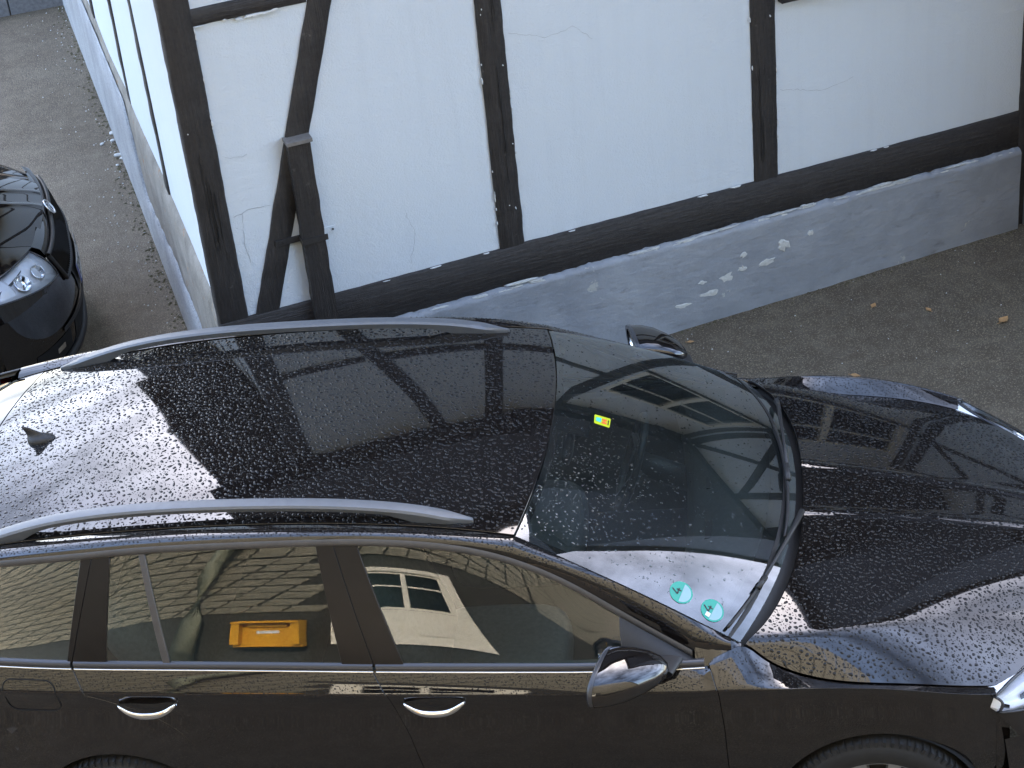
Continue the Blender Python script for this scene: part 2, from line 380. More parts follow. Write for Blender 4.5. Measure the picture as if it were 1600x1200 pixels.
def disc_rounded(fn, cx, cz, hw, hh, rad, n=10):
    """outline of a rounded rectangle mapped by fn(x,z)"""
    pts = []
    for (sx, sz, a0) in ((1, 1, 0), (-1, 1, 90), (-1, -1, 180), (1, -1, 270)):
        for k in range(n):
            a = math.radians(a0 + 90 * k / (n - 1)); pts.append((cx + sx * (hw - rad) + rad * math.cos(a), cz + sz * (hh - rad) + rad * math.sin(a)))
    return np.array([fn(np.array(x), np.array(z)) for x, z in pts])

def nose_x(y, z):
    a = np.clip(np.abs(y) / .85, 0, 1)
    base = .40 + .475 * (1 - a ** 2.7) ** (1 / 1.7)
    return base - np.interp(z, [.16, .24, .34, .45, .56, .66, .76, .82], [.07, .025, .0, .0, .022, .045, .085, .12]) * (1 - .5 * a)
def nose_pt(y, z): y = np.asarray(y, float); return np.stack([nose_x(y, z), y, np.broadcast_to(z, y.shape)], -1)
def tail_x(y, z):
    a = np.clip(np.abs(y) / .80, 0, 1)
    return -3.80 + np.interp(z, [.2, .35, .55, .8, 1.0, 1.1, 1.25, 1.38], [.10, .02, 0, .02, .05, .10, .22, .34]) + .20 * a ** 3.2

def build_car(root):
    kids = {}
    U = np.linspace
    # ---- roof
    s, t = np.meshgrid(U(-1, 1, 41), U(.0016, .9985, 61), indexing='ij')
    roof = panel('roof', roof_pt(s * .994, t), 'paint', root, (0, 0, 1)); kids['roof'] = roof
    s2 = U(-.96, .96, 15); lin_ = np.array([roof_pt(s2, 0 * s2 + k) - np.array([0, 0, .035]) for k in U(.03, .97, 12)])
    mesh('headliner', lin_.reshape(-1, 3), [(i * 15 + j, i * 15 + j + 1, (i + 1) * 15 + j + 1, (i + 1) * 15 + j) for i in range(11) for j in range(14)], 'headliner', root)
    # shark fin aerial
    fx, fz = -2.995, float(roof_zc(-2.995)); mb = MB(); P = []; th = U(0, 2 * np.pi, 25)[:-1]
    for zz, xf, xr, hw in ((-.008, .092, -.086, .037), (.004, .092, -.086, .037), (.014, .084, -.083, .033), (.021, .066, -.080, .024), (.027, .040, -.079, .014), (.038, .008, -.082, .0085), (.052, -.026, -.088, .0065), (.064, -.054, -.096, .005), (.070, -.074, -.100, .003), (.071, -.086, -.092, .0008)):
        P.append(np.stack([fx + .64 * ((xf + xr) / 2 + (xf - xr) / 2 * np.cos(th)), .85 * hw * np.sin(th) * (1 - .2 * np.cos(th)), 0 * th + fz + .9 * zz], -1))
    mb.grid(np.array(P), closed_v=True); mb.build('roof_antenna', 'trim', root, True)
    # ---- windscreen
    s, t = np.meshgrid(U(-.997, .997, 33), U(.004, 1.04, 33), indexing='ij')
    W_ = ws_pt(s, t); ws = mesh('windscreen', orient(W_, (1, 0, 1)).reshape(-1, 3), [(i * 33 + j, (i + 1) * 33 + j, (i + 1) * 33 + j + 1, i * 33 + j + 1) for i in range(32) for j in range(32)], 'windscreen', root); kids['ws'] = ws
    # black print band around the glass
    fb = MB()
    def off(P, d): return P + normals(P, normals(P).mean((0, 1))[2] < 0) * d
    for (s0, s1, t0, t1, ns, ntt) in ((-.997, .997, .93, 1., 33, 4), (-.997, -.955, 0.004, 1., 3, 30), (.955, .997, .004, 1., 3, 30), (-.997, .997, .004, .035, 33, 3), (-.12, .12, .035, .16, 7, 5)):
        s, t = np.meshgrid(U(s0, s1, ns), U(t0, t1, ntt), indexing='ij'); fb.grid(off(ws_pt(s, t), -.003))
    fb.build('ceramic_band', 'gloss_black', ws, True)
    # rain sensor / mirror
    mb = MB(); p = ws_pt(np.array(0.), np.array(.17)); mb.tube([p + (-.01, 0, -.01), p + (-.06, 0, -.05)], .012, 8); mb.build('mirror_stem', 'trim', ws, True)
    mb = MB(); c = p + np.array([-.10, 0, -.075]); th = U(0, 2 * np.pi, 25)[:-1]
    mb.grid(np.array([np.stack([0 * th + c[0] + dx, c[1] + .115 * r * np.sign(np.cos(th)) * np.abs(np.cos(th)) ** .6, c[2] + .036 * r * np.sign(np.sin(th)) * np.abs(np.sin(th)) ** .6], -1) for dx, r in ((-.012, .9), (-.006, 1), (.01, .95), (.02, .6), (.022, .05))]), closed_v=True); mb.build('rear_view_mirror', 'trim', root, True)
    # ---- cowl between glass and bonnet
    a = U(-1, 1, 41); rows = []
    g = ws_pt(a * .999, 0 * a + .985) + np.array([0, 0, .006]); hr = hood_pt(a * .995, 0 * a)
    for k, dz in ((0, -.004), (.10, -.003), (.3, -.016), (.7, -.034), (1.0, -.045)):
        rows.append(lerp(g, hr, k) + np.array([0, 0, dz]) + np.array([.02 * (k == 1), 0, 0]))
    cow = MB(); cow.grid(orient(np.array(rows), (0, 0, 1))); cow.build('cowl', 'cowl', root, True)
    # ---- bonnet
    s, t = np.meshgrid(np.concatenate([U(-1, -.3, 40), U(-.29, .29, 45), U(.3, 1, 40)]), U(.006, 1, 50), indexing='ij')
    hood = panel('bonnet', hood_pt(s, t), 'paint', root, (0, 0, 1), .014); kids['hood'] = hood
    # ---- wipers, laid on the glass
    def on(s, t, d): 
        e = 1e-3; p = ws_pt(np.array(s), np.array(t)); n = np.cross(ws_pt(np.array(s + e), np.array(t)) - p, ws_pt(np.array(s), np.array(t + e)) - p); n /= np.linalg.norm(n); n *= np.sign(n[2]); return p + n * d
    for (bl, arm, piv) in WIPERS:
        wp = MB(); (s0, t0), (s1, t1) = bl
        wp.tube([on(lerp(s0, s1, k), lerp(t0, t1, k), .018) for k in U(0, 1, 14)], .0062, 6, sx=.8); o = wp.build('wiper', 'trim', root, True)
        wb = MB(); wb.tube([on(lerp(s0, s1, k), lerp(t0, t1, k), .006) for k in U(0.01, .99, 14)], .006, 4, sx=.4); wb.build('blade_rubber', 'rubber', o)
        wa = MB(); m0 = on(lerp(s0, s1, .46), lerp(t0, t1, .46), .030); m1 = on(*arm, .036); pv = on(*piv, .02)
        wa.tube([m0, lerp(m0, m1, .5), m1, pv], [.0065, .006, .008, .012], 6, sx=1.0); wa.build('arm', 'trim', o, True)
        wc = MB(); wc.tube([on(lerp(s0, s1, .40), lerp(t0, t1, .40), .026), on(lerp(s0, s1, .54), lerp(t0, t1, .54), .026)], .0105, 6); wc.build('blade_clip', 'trim', o, True)
    for sg in (-1, 1):
        out = (0, sg, .3)
        # ---- cant rail and A pillar
        X = np.concatenate([U(-.455, -1.14, 40), U(-1.16, -3.30, 60)])
        P = np.array([side(cant_pt(X, np.full_like(X, v)), sg) for v in U(0.03, 1, 9)])
        panel('roof_side_rail', P, 'paint', root, (0, sg, .8), .006)
        X = U(-.575, -.385, 14); P = np.array([side(np.stack([X, lerp(ws_y(X) - .006, np.where(X > -.53, ft_y(X), belt_y(X)) + .004, v), lerp(ws_z(X) - .008, np.where(X > -.53, ft_z(X), belt_z(X)) - .012, v)], -1), sg) for v in U(0, 1, 6)]); mesh_grid('pillar_base', orient(P, (0, sg, .6)), 'paint', root)
        # weatherstrip below the cant rail
        X = np.concatenate([U(-.585, -1.3, 30), U(-1.33, -3.5, 40)])
        P = []
        for k, o_ in ((0, .0), (.15, .004), (.5, .006), (.85, .004), (1, -.002)):
            dy, dz = d_pt(X); q = np.stack([X, lerp(dy, dlo_y(X) + .001, k) + o_, lerp(dz, dlo_z(X) - .004, k)], -1); P.append(side(q, sg))
        panel('window_frame', P, 'frame_grey', root, out, .006)
        # ---- doors: lower panel + shoulder in one skin
        def skin(x0, x1, nx, bottom, vt=0.0):
            """grid from belt down to bottom(X); x0,x1 functions of height fraction index"""
            rows = []
            for v in U(vt, 1, 12)[:-1]:
                X = lerp(x0(v * .1), x1(v * .1), U(0, 1, nx)); rows.append(side(shoulder_pt(X, np.full_like(X, v)), sg))
            kk = np.concatenate([[0, .012, .03], U(.06, 1, 26)])
            for k in kk:
                X = lerp(x0(.1 + .9 * k), x1(.1 + .9 * k), U(0, 1, nx)); zb = bottom(X); z = lerp(crease_z(X), np.minimum(zb, crease_z(X) - .02), k); rows.append(side(low_pt(X, z), sg))
            return np.array(rows)
        g_ = .0018
        fr_door = lin([0, .1, .35, 1], [-.535, -.505, -.497, -.50]); b_split = lin([0, .1, .35, .7, 1], [-1.668, -1.625, -1.58, -1.545, -1.545])
        r_split = lin([0, .1, .25, .45, .62, .8, 1], [-2.735, -2.70, -2.59, -2.42, -2.32, -2.29, -2.29])
        rock = lambda X: np.full_like(X, .25)
        def arch(cx, lo):
            def f(X):
                d = ARCH ** 2 - (X - cx) ** 2; return np.maximum(np.where(d > 0, .315 + np.sqrt(np.maximum(d, 0)), lo), lo)
            return f
        fd = panel('front_door', skin(lambda v: b_split(v) + g_, lambda v: fr_door(v) - g_, 56, rock), 'paint', root, (0, sg, 0))
        rd = panel('rear_door', skin(lambda v: r_split(v) + g_, lambda v: b_split(v) - g_, 56, lambda X: np.maximum(.25, arch(AX_R, .0)(X))), 'paint', root, (0, sg, 0))
        # front fender: dense columns around the arch
        U0 = np.sort(np.concatenate([U(-.50, .395, 40), [-ARCH - 1e-4, -ARCH + 1e-4, ARCH - 1e-4, ARCH + 1e-4], ARCH * np.cos(U(0, np.pi, 24))])); U0 = U0[(U0 >= -.5) & (U0 <= .395)]
        rows = []
        for v in U(.03, 1, 12)[:-1]:
            X = U0.copy(); lo = fr_door(v * .1) + g_; X = np.where(X < lo + .06, lerp(lo, X, np.clip((X - U0[0]) / .06, 0, 1)), X); rows.append(side(shoulder_pt(X, np.full_like(X, v)), sg))
        for k in np.concatenate([[0, .012, .03], U(.06, 1, 24)]):
            lo = fr_door(.1 + .9 * k) + g_; X = np.where(U0 < -.44, lerp(lo, U0, np.clip((U0 - U0[0]) / .06, 0, 1)), U0)
            zb = arch(0, .25)(X); z = lerp(crease_z(X), np.minimum(zb, crease_z(X) - .02), k); rows.append(side(low_pt(X, z), sg))
        fe = panel('front_fender', np.array(rows), 'paint', root, (0, sg, 0))
        # rear quarter
        U1 = np.sort(np.concatenate([U(-3.72, -2.29, 40), AX_R + ARCH * np.cos(U(0, np.pi, 24)), [AX_R - ARCH - 1e-4, AX_R - ARCH + 1e-4]])); U1 = U1[(U1 >= -3.72) & (U1 <= -2.29)]; f1 = (U1 - U1[0]) / (U1[-1] - U1[0]); rows = []
        for v in U(0, 1, 12)[:-1]:
            X = lerp(-3.62, r_split(v * .1) - g_, f1); rows.append(side(shoulder_pt(X, np.full_like(X, v)), sg))
        for k in np.concatenate([[0, .012, .03], U(.06, 1, 24)]):
            X = lerp(-3.62 - .0 * k, r_split(.1 + .9 * k) - g_, f1); zb = arch(AX_R, .30)(X); z = lerp(crease_z(X), np.minimum(zb, crease_z(X) - .02), k); rows.append(side(low_pt(X, z), sg))
        rq = panel('rear_quarter_panel', np.array(rows), 'paint', root, (0, sg, 0))
        # rocker sill and arch liners
        mb = MB(); X = U(-2.30, -.36, 20); mb.grid(orient(np.array([side(np.stack([X, crease_y(X) + dy, 0 * X + z], -1), sg) for dy, z in ((-.058, .247), (-.05, .235), (-.06, .20), (-.10, .17), (-.3, .165))]), (0, sg, -.2))); mb.build('sill', 'trim', root, True)
        for cx in (0, AX_R):
            th = U(-.25, np.pi + .25, 30); mb = MB(); mb.grid(np.array([np.stack([cx + (ARCH - .003) * np.cos(th), 0 * th + sg * yy, .315 + (ARCH - .003) * np.sin(th)], -1) for yy in (.865 if cx == 0 else .86, .60, .58)])); mb.grid(np.array([np.stack([cx + r * np.cos(th), 0 * th + sg * .585, .315 + r * np.sin(th)], -1) for r in (ARCH, .01)])); mb.build('wheel_arch_liner', 'inner', root, True)
        # fuel flap (right hand side only)
        if sg < 0:
            fn = lambda x, z: np.array([x, sg * (crease_y(x) + (0.0) + 0), z])
            def sk(x, q):
                x = np.asarray(x, float); zk = crease_z(x); zz = zk + q
                v = np.clip((-q) / (belt_z(x) - .012 - zk) + 1, 0, 1)
                return np.where(q > 0, shoulder_pt(x, np.clip(1 - q / (belt_z(x) - .012 - zk), 0, 1)), low_pt(x, zz)) + np.array([0, .0015, .0005])
            ol = disc_rounded(lambda x, q: sk(x, q), -2.905, -.018, .098, .066, .035, 8)
            mb = MB(); ol = side(ol, sg); mb.tube(np.vstack([ol, ol[:1]]), .0022, 5, cap=False); mb.build('fuel_flap', 'inner', rq, True)
        # ---- side glass
        def gl(xa, xb, nx=18, nw=14, w0=.0, w1=1.0):
            return np.array([side(gh_pt(X_, np.full_like(X_, v)), sg) for v in U(w0, w1, nw) for X_ in [lerp(xa(v), xb(v), U(0, 1, nx))]])
        def inset(P, d): P = np.asarray(P); N = normals(P); N = N * np.sign((N.mean((0, 1))[1]) * sg); return P - N * d
        v_ = lambda a, b: lin([0, 1], [a, b])
        fg0, fg1 = v_(-1.561, -1.675), lambda v: np.interp(v, [0, .0, 1], [-.80, -.80, -1.66])
        # front door pane follows the falling roof line: column-wise grid
        def pane_cols(xs_bot, n=30, nw=12):
            P = []
            for k in U(0, 1, nw):
                X = xs_bot(k, U(0, 1, n)); P.append(side(gh_pt(X, np.full_like(X, k)), sg))
            return np.array(P)
        P = pane_cols(lambda k, u: lerp(-1.561 - .114 * k, -.80 - .012 * k, u))
        mesh_grid('window_pane', inset(P, .004), 'side_glass', fd)
        P = pane_cols(lambda k, u: lerp(-2.398 - .036 * k, -1.762 - .044 * k, u)); mesh_grid('window_pane', inset(P, .004), 'side_glass', rd)
        P = pane_cols(lambda k, u: lerp(-2.62 + .07 * k, -2.385 - .038 * k, u), 12); mesh_grid('quarter_pane', inset(P, .004), 'side_glass', rd)
        P = pane_cols(lambda k, u: lerp(-3.52 + .05 * k, -2.745 + .099 * k, u), 24); mesh_grid('quarter_window', inset(P, .004), 'side_glass', rq)
        # pillars
        def pil(name, x0, x1, x2, x3, par, d=0., mat='pillar'):
            P = pane_cols(lambda k, u: lerp(lerp(x0, x1, k), lerp(x2, x3, k), u), 6, 14); return panel(name, inset(P, -d), mat, par, out, .012)
        pil('pillar_cover', -1.658 + .002, -1.75 + .002, -1.556, -1.672, fd, .003); pil('pillar_cover', -1.768, -1.81, -1.658 - .002, -1.75 - .002, rd, .003)
        pil('pillar_cover', -2.735 + .002, -2.612 + .002, -2.612, -2.545, rd, .003); pil('pillar_cover', -2.752, -2.652, -2.735 - .002, -2.612 - .002, rq, .003)
        pil('window_divider', -2.401, -2.437, -2.378, -2.418, rd, .004, 'frame_grey')
        # mirror sail
        P = pane_cols(lambda k, u: lerp(-.812 - .006 * k, -.585, u), 12, 12); panel('mirror_sail', inset(P, -.001), 'trim', fd, out, .006)
        # belt trim: satin strip + bright line
        for (xa, xb, par) in ((-1.654, -.545, fd), (-2.728, -1.664, rd), (-3.6, -2.738, rq)):
            X = U(xa, xb, 40); by, bz = belt_y(X), belt_z(X)
            mb = MB(); mb.grid(orient(np.array([side(np.stack([X, by + dy, bz + dz], -1), sg) for dy, dz in ((-.010, .010), (-.001, .012), (.008, .008), (.0115, -.002), (.011, -.010), (.004, -.0115))]), out)); mb.build('belt_trim', 'gloss_satin', par, True)
            mb = MB(); mb.grid(orient(np.array([side(np.stack([X, by + dy, bz + dz], -1), sg) for dy, dz in ((.010, -.0115), (.0135, -.0128), (.0135, -.0155), (.010, -.017))]), out)); mb.build('chrome_strip', 'chrome', par, True)
        # handles
        for hx, hz, par in ((-1.466, .868, fd), (-2.486, .894, rd)):
            y0 = float(low_pt(np.array(hx), np.array(hz))[1]); mb = MB(); P = []
            for r, d in ((1, .0008), (.93, -.002), (.7, -.016), (.35, -.024), (.02, -.026)):
                th = U(0, 2 * np.pi, 25)[:-1]; P.append(np.stack([hx + .062 * r * np.cos(th), 0 * th + sg * (y0 + d), hz + .018 + .030 * r * np.sin(th)], -1))
            mb.grid(np.array(P), closed_v=True); mb.build('handle_recess', 'inner', par, True)
            mb = MB(); xs = U(-1, 1, 23); P = []
            for q in xs:
                hh = .0145 * (1 - .25 * abs(q) ** 2) * (1 if abs(q) < .9 else .75); cz = hz - .016 + .030 * abs(q) ** 2.2; oy = .010 + .024 * (1 - abs(q) ** 3.0); th = U(0, 2 * np.pi, 11)[:-1]
                P.append(np.stack([0 * th + hx + .105 * q, sg * (y0 + oy + .008 * np.cos(th)), cz + hh * np.sin(th)], -1))
            mb.grid(np.array(P), closed_v=True); mb.f += [tuple(range(10)), tuple(range(22 * 10, 23 * 10))]; mb.build('handle', 'chrome', par, True)
        # door mirror
        mb = MB(); P = []; th = U(0, 2 * np.pi, 33)[:-1]; cs, sn = np.cos(th), np.sin(th); ce = np.sign(cs) * np.abs(cs) ** .75; se = np.sign(sn) * np.abs(sn) ** .8
        for k, (xo, r, cy, cz) in enumerate([(0, .80, .944, 1.042), (0, .97, .944, 1.042), (.006, 1, .944, 1.042), (.05, .985, .941, 1.042), (.10, .90, .933, 1.039), (.15, .72, .920, 1.033), (.19, .50, .908, 1.026), (.215, .25, .900, 1.020), (.222, .03, .898, 1.018)]):
            y = .108 * r * ce; z = .064 * r * se; P.append(np.stack([-.875 + xo - .30 * (y) * (1 - k / 12), sg * (cy + y), cz + z - .06 * y], -1))
        P = np.array(P); mb.grid(P if sg > 0 else P[::-1], closed_v=True); mr = mb.build('door_mirror', 'paint', root, True)
        mb = MB(); mb.grid(np.array([np.stack([-.872 - .30 * .108 * r * ce + dx, sg * (.944 + .108 * r * ce), 1.042 + .064 * r * se - .06 * .108 * r * ce], -1) for r, dx in ((.80, 0), (.78, .008), (.02, .008))]), closed_v=True); mb.build('mirror_glass', 'chrome', mr, True)
        mb = MB(); P = np.array([np.stack([-.868 - .30 * .108 * r * ce + dx, sg * (.944 + .1085 * r * ce), 1.042 + .0645 * r * se - .06 * .108 * r * ce], -1) for r, dx in ((.82, -.009), (.98, -.010), (1.015, -.002), (1.005, .008))]); mb.grid(P, closed_v=True); mb.build('mirror_rim', 'gloss_satin', mr, True)
        mb = MB(); P = []
        for k in U(0, 1, 6): P.append(np.stack([-.70 + .03 * (1 - k) + .058 * cs, sg * (lerp(.815, .90, k) + 0 * th), lerp(.985, 1.0, k) + .022 * sn], -1))
        mb.grid(np.array(P), closed_v=True); mb.build('mirror_arm', 'trim', mr, True)
        mb = MB(); P = [np.stack([-.875 + xo - .30 * (.108 * ce), sg * (.95 + .109 * r * ce), 1.030 + .074 * r * se * q - .06 * .108 * ce - .0], -1) for xo, r, q in ((.012, 1.012, 1), (.05, 1.008, 1))]
        # ---- roof rail
        rx = np.array([-1.285, -1.34, -1.45, -1.6, -1.8, -2.0, -2.2, -2.4, -2.6, -2.8, -2.92, -3.03, -3.10]); zt = spl(rx, [1.420, 1.437, 1.468, 1.494, 1.513, 1.522, 1.526, 1.524, 1.512, 1.484, 1.455, 1.420, 1.392]); yt = spl([-3.1, -2.4, -1.8, -1.285], [.532, .536, .545, .560])
        X = np.concatenate([U(-1.285, -1.45, 9), U(-1.48, -2.85, 40), U(-2.88, -3.10, 12)]); P = []
        for x in X:
            e = min(abs(x + 1.285), abs(x + 3.10)); wd = .024 * min(1, .25 + e / .12); y = float(yt(x)); z = float(zt(x)); zr = float(roof_zc(x) + (roof_ze(x) - roof_zc(x)) * (y / roof_ye(x)) ** 2.3); th_ = lerp(.05, .030, np.clip((e - .18) / .12, 0, 1)); zb = z - th_ if e > .24 else lerp(zr - .012, z - th_, np.clip((e - .16) / .08, 0, 1)); zb = min(zb, z - .006)
            P.append([(x, sg * (y - wd), z - .008), (x, sg * (y - wd * .72), z - .0015), (x, sg * y, z), (x, sg * (y + wd * .78), z - .005), (x, sg * (y + wd), z - .013), (x, sg * (y + wd * .8), zb), (x, sg * (y - wd * .8), zb)])
        mb = MB(); mb.grid(np.array(P), closed_v=True); mb.f += [tuple(range(7)), tuple(range((len(X) - 1) * 7, len(X) * 7))]; auto(mb.build('roof_rail', 'satin', root, True), 38)
        # drip channel beside the roof panel
        X = U(-1.16, -3.2, 50); mb = MB(); mb.grid(np.array([side(np.stack([X, roof_ye(X) + dy, roof_ze(X) + dz], -1), sg) for dy, dz in ((-.012, -.006), (.0, -.010), (.012, -.006))])); mb.build('roof_channel', 'trim', root, True)
        # ---- headlamp
        def hl(u, v):   # u 0 inner .. 1 rear outer tip, v 0 bottom .. 1 top (under the bonnet edge)
            u = np.asarray(u, float); v = np.asarray(v, float)
            yt_ = lerp(.470, .752, u); top = hood_pt(yt_ / .757, 1. + 0 * u) + np.stack([.002 + 0 * u, 0 * u, -.007 + 0 * u], -1); top = lerp(top, np.array([.392, .816, .768]), (u ** 4)[..., None])
            yb_ = lerp(.478, .838, u); zb_ = lerp(.605, .700, u ** 1.6); bot = np.stack([nose_x(yb_, zb_) + .008, yb_, zb_], -1); bot = lerp(bot, np.array([.400, .832, .715]), (u ** 4)[..., None])
            b_ = (4 * v * (1 - v))[..., None]; P = lerp(bot, top, v[..., None]) + b_ * np.array([.020, .010, .012]); P[..., 1] *= sg; return P
        u, v = np.meshgrid(U(0, 1, 22), U(0, 1, 10), indexing='ij'); P = hl(u, v); hlp = mesh_grid('headlight', orient(P, (1, sg, .3)), 'lens', root)
        mb = MB(); B_ = P.copy(); c = P.mean((0, 1)); B_[1:-1, 1:-1] += np.array([-.050, -sg * .018, 0]); B_[4:7, 1:-1] += np.array([.022, sg * .008, 0]); B_[13:15, 1:-1] += np.array([.022, sg * .010, 0]); B_ += np.array([-.006, -sg * .004, 0]); mb.grid(B_); auto(mb.build('reflector', 'reflector', hlp, True), 20)
        bo = np.concatenate([P[:, 0], P[-1, 1:], P[::-1, -1][1:], P[0, ::-1][1:]]); mb = MB(); mb.tube(bo, .005, 6, cap=False); mb.build('lamp_bezel', 'gloss_satin', hlp, True)
        for uu, r in ((.24, .040), (.52, .046)):
            c = hl(np.array(uu), np.array(.48)); e_ = 1e-2; du = hl(np.array(uu + e_), np.array(.48)) - c; dv = hl(np.array(uu), np.array(.48 + e_)) - c; nn = np.cross(du, dv); nn /= np.linalg.norm(nn); nn *= np.sign(nn[0]); du /= np.linalg.norm(du); dv = np.cross(nn, du); c = c - nn * .022; th = U(0, 2 * np.pi, 25)[:-1]; mb = MB()
            mb.grid(np.array([[c + r * q_ * (math.cos(a_) * du + math.sin(a_) * dv) + nn * d_ for a_ in th] for q_, d_ in ((1.06, 0), (1.0, .008), (.93, .004), (.7, -.014), (.4, -.024), (.02, -.028))]), closed_v=True); mb.build('lamp_bowl', 'chrome', hlp, True)
        uu = U(0, 1, 22); lo = hl(uu, 0 * uu); yy = np.abs(lo[:, 1]); lo2 = nose_pt(np.minimum(yy, .845), .598); lo2[:, 1] *= sg; mesh_grid('bumper_corner', orient(np.array([lerp(lo - np.array([.003, 0, .001]), lo2, k) for k in U(0, 1, 6)]), (1, sg, 0)), 'paint', root)
        lo3 = np.array([[.392, sg * float(low_pt(np.array(.392), np.array(z))[1]), z] for z in U(.25, .74, 12)]); lo4 = np.array([[.44, sg * min(.846, float(low_pt(np.array(.392), np.array(z))[1])) - sg * .006, z] for z in U(.25, .72, 12)]); mesh_grid('bumper_end', orient(np.array([lo3 - np.array([0, sg * .002, 0]), lo4]), (0, sg, 0)), 'paint', root)
        # tail lamp
        P = np.array([[(float(tail_x(.62 + .13 * uu, zz)) - .012 + .13 * uu ** 3, sg * (.60 + .19 * uu), zz) for uu in U(0, 1, 8)] for zz in U(.78, .98, 6)]); mesh_grid('tail_light', P, 'red_lamp', root)
        # wheels
        for cx in (0, AX_R):
            wh = empty('wheel', (cx, sg * .79, .318)); wh.parent = root
            build_wheel(wh, sg)
    # ---- nose
    y = U(-.846, .846, 61); body = MB()
    zs = np.array([.17, .20, .24, .29, .34, .40, .46, .52, .56, .62, .68, .73, .78])
    P = np.array([nose_pt(y, z) for z in zs[:9]] + [nose_pt(y, .600)]); mesh_grid('front_bumper', orient(P, (1, 0, 0)), 'paint', root)
    yc = U(-.472, .472, 33); P = np.array([nose_pt(yc, z) for z in (.600, .62, .65, .68, .71, .74, .765, .785)]); P[-1, :, 0] -= .03; P[-1, :, 2] += .006; mesh_grid('nose_panel', orient(P, (1, 0, 0)), 'paint', root)
    mb = MB(); yb = U(-.76, .76, 31); mb.grid(np.array([nose_pt(yb, z) - np.array([.10, 0, 0]) for z in (.58, .72)])); mb.build('lamp_bay', 'inner', root, True)
    def patch(name, y0, y1, z0, z1, mat, d=.004, ny=20, nz=6, taper=0., par=root):
        P = np.array([[nose_pt(np.array(lerp(y0, y1, u) * (1 - taper * (1 - v))), lerp(z0, z1, v)) + np.array([d, 0, 0]) for u in U(0, 1, ny)] for v in U(0, 1, nz)]); return mesh_grid(name, orient(P, (1, 0, 0)), mat, par)
    gr = patch('grille', -.455, .455, .535, .715, 'inner', .003, 30, 6, .10)
    for i in range(37):
        yy = lerp(-.425, .425, i / 36); k = .10; mb = MB(); P = []
        for v in U(.04, .96, 6):
            z = lerp(.535, .715, v); p = nose_pt(np.array(yy * (1 - k * (1 - v))), z); P.append([p + (.004, -.0045, 0), p + (.016, 0, 0), p + (.004, .0045, 0)])
        mb.grid(np.array(P)); mb.build('grille_slat', 'gloss_black', gr, False)
    pth = [nose_pt(np.array(yy * (1 - .10 * (1 - v))), lerp(.535, .715, v)) + np.array([.010, 0, 0]) for yy, v in [(x, 1.) for x in U(-.46, .46, 24)] + [(x, 0.) for x in U(.46, -.46, 24)]]; pth.append(pth[0])
    mb = MB(); mb.tube(pth, .012, 8, cap=False); mb.build('grille_surround', 'trim', gr, True)
    # emblem: ring with a winged arrow
    c = nose_pt(np.array(0.), .742) + np.array([.028, 0, .004]); nx = np.array([.88, 0, .47]); ny_ = np.array([0, 1., 0]); nz_ = np.cross(nx, ny_) * 1
    def em(p, d): return c + ny_ * p[0] * 1.0 + (-nz_ if nz_[2] < 0 else nz_) * p[1] + nx * d
    mb = MB(); th = U(0, 2 * np.pi, 33)[:-1]; mb.grid(np.array([[em((r * math.cos(a), r * math.sin(a)), d) for a in th] for r, d in ((.046, 0), (.0455, .006), (.039, .006), (.038, .002))]), closed_v=True); eb = mb.build('emblem', 'chrome', root, True)
    mb = MB(); mb.grid(np.array([[em((r * math.cos(a), r * math.sin(a)), .002) for a in th] for r in (.039, .001)]), closed_v=True); mb.build('emblem_field', 'gloss_black', eb, True)
    mb = MB()
    def poly(pts, d=.0055): 
        o = [em(p, d) for p in pts]; mb.add(o, [tuple(range(len(o)))])
    poly([(-.024, -.030), (-.010, -.030), (-.010, .004), (-.002, .004), (-.017, .018), (-.032, .004), (-.024, .004)])
    for k in range(3):
        pts = [(-.008 + .036 * math.sin(a) * (1 - .16 * k), -.010 - .006 * k + .038 * math.cos(a) * (1 - .16 * k)) for a in U(.0, 1.75, 9)] + [(-.008 + (.036 - .0065) * math.sin(a) * (1 - .16 * k), -.010 - .006 * k + (.038 - .0065) * math.cos(a) * (1 - .16 * k)) for a in U(1.75, .0, 9)]; poly(pts)
    mb.build('winged_arrow', 'chrome', eb)
    # plate
    P = np.array([[(lambda q: q + np.array([.017 - .02 * 0, 0, 0]))(nose_pt(np.array(yy * 1.), .45)) * np.array([1, 1, 0]) + np.array([.012 * (.45 - z), 0, z]) for yy in U(-.26, .26, 12)] for z in (.395, .505)]); pl = mesh_grid('number_plate', orient(P, (1, 0, 0)), 'plate', root)
    mb = MB(); P = np.array([[nose_pt(np.array(yy), .45) * np.array([1, 1, 0]) + np.array([.0185 + .012 * (.45 - z), 0, z]) for yy in (-.258, -.222)] for z in (.397, .503)]); mb.grid(orient(P, (1, 0, 0))); mb.build('blue_band', 'plate_blue', pl)
    mb = MB()
    for yy, wd in PLATE_MARKS:
        for (a0, a1, b0, b1) in wd: 
            P = np.array([[nose_pt(np.array(yv), .45) * np.array([1, 1, 0]) + np.array([.0187 + .012 * (.45 - z), 0, z]) for yv in (yy + a0 * .038, yy + a1 * .038)] for z in (.415 + b0 * .07, .415 + b1 * .07)]); mb.grid(orient(P, (1, 0, 0)))
    mb.build('plate_characters', 'ink', pl)
    patch('plate_mount', -.30, .30, .385, .52, 'trim', .006, 20, 4)
    patch('bumper_strip', -.62, .62, .345, .372, 'trim', .010, 30, 3); patch('air_intake', -.50, .50, .215, .335, 'inner', .003, 24, 4)
    for sg in (-1, 1):
        fgp = patch('fog_lamp_recess', sg * .56, sg * .78, .225, .335, 'inner', .004, 10, 4); patch('fog_lamp', sg * .63, sg * .685, .268, .298, 'chrome', .008, 8, 4, par=fgp)
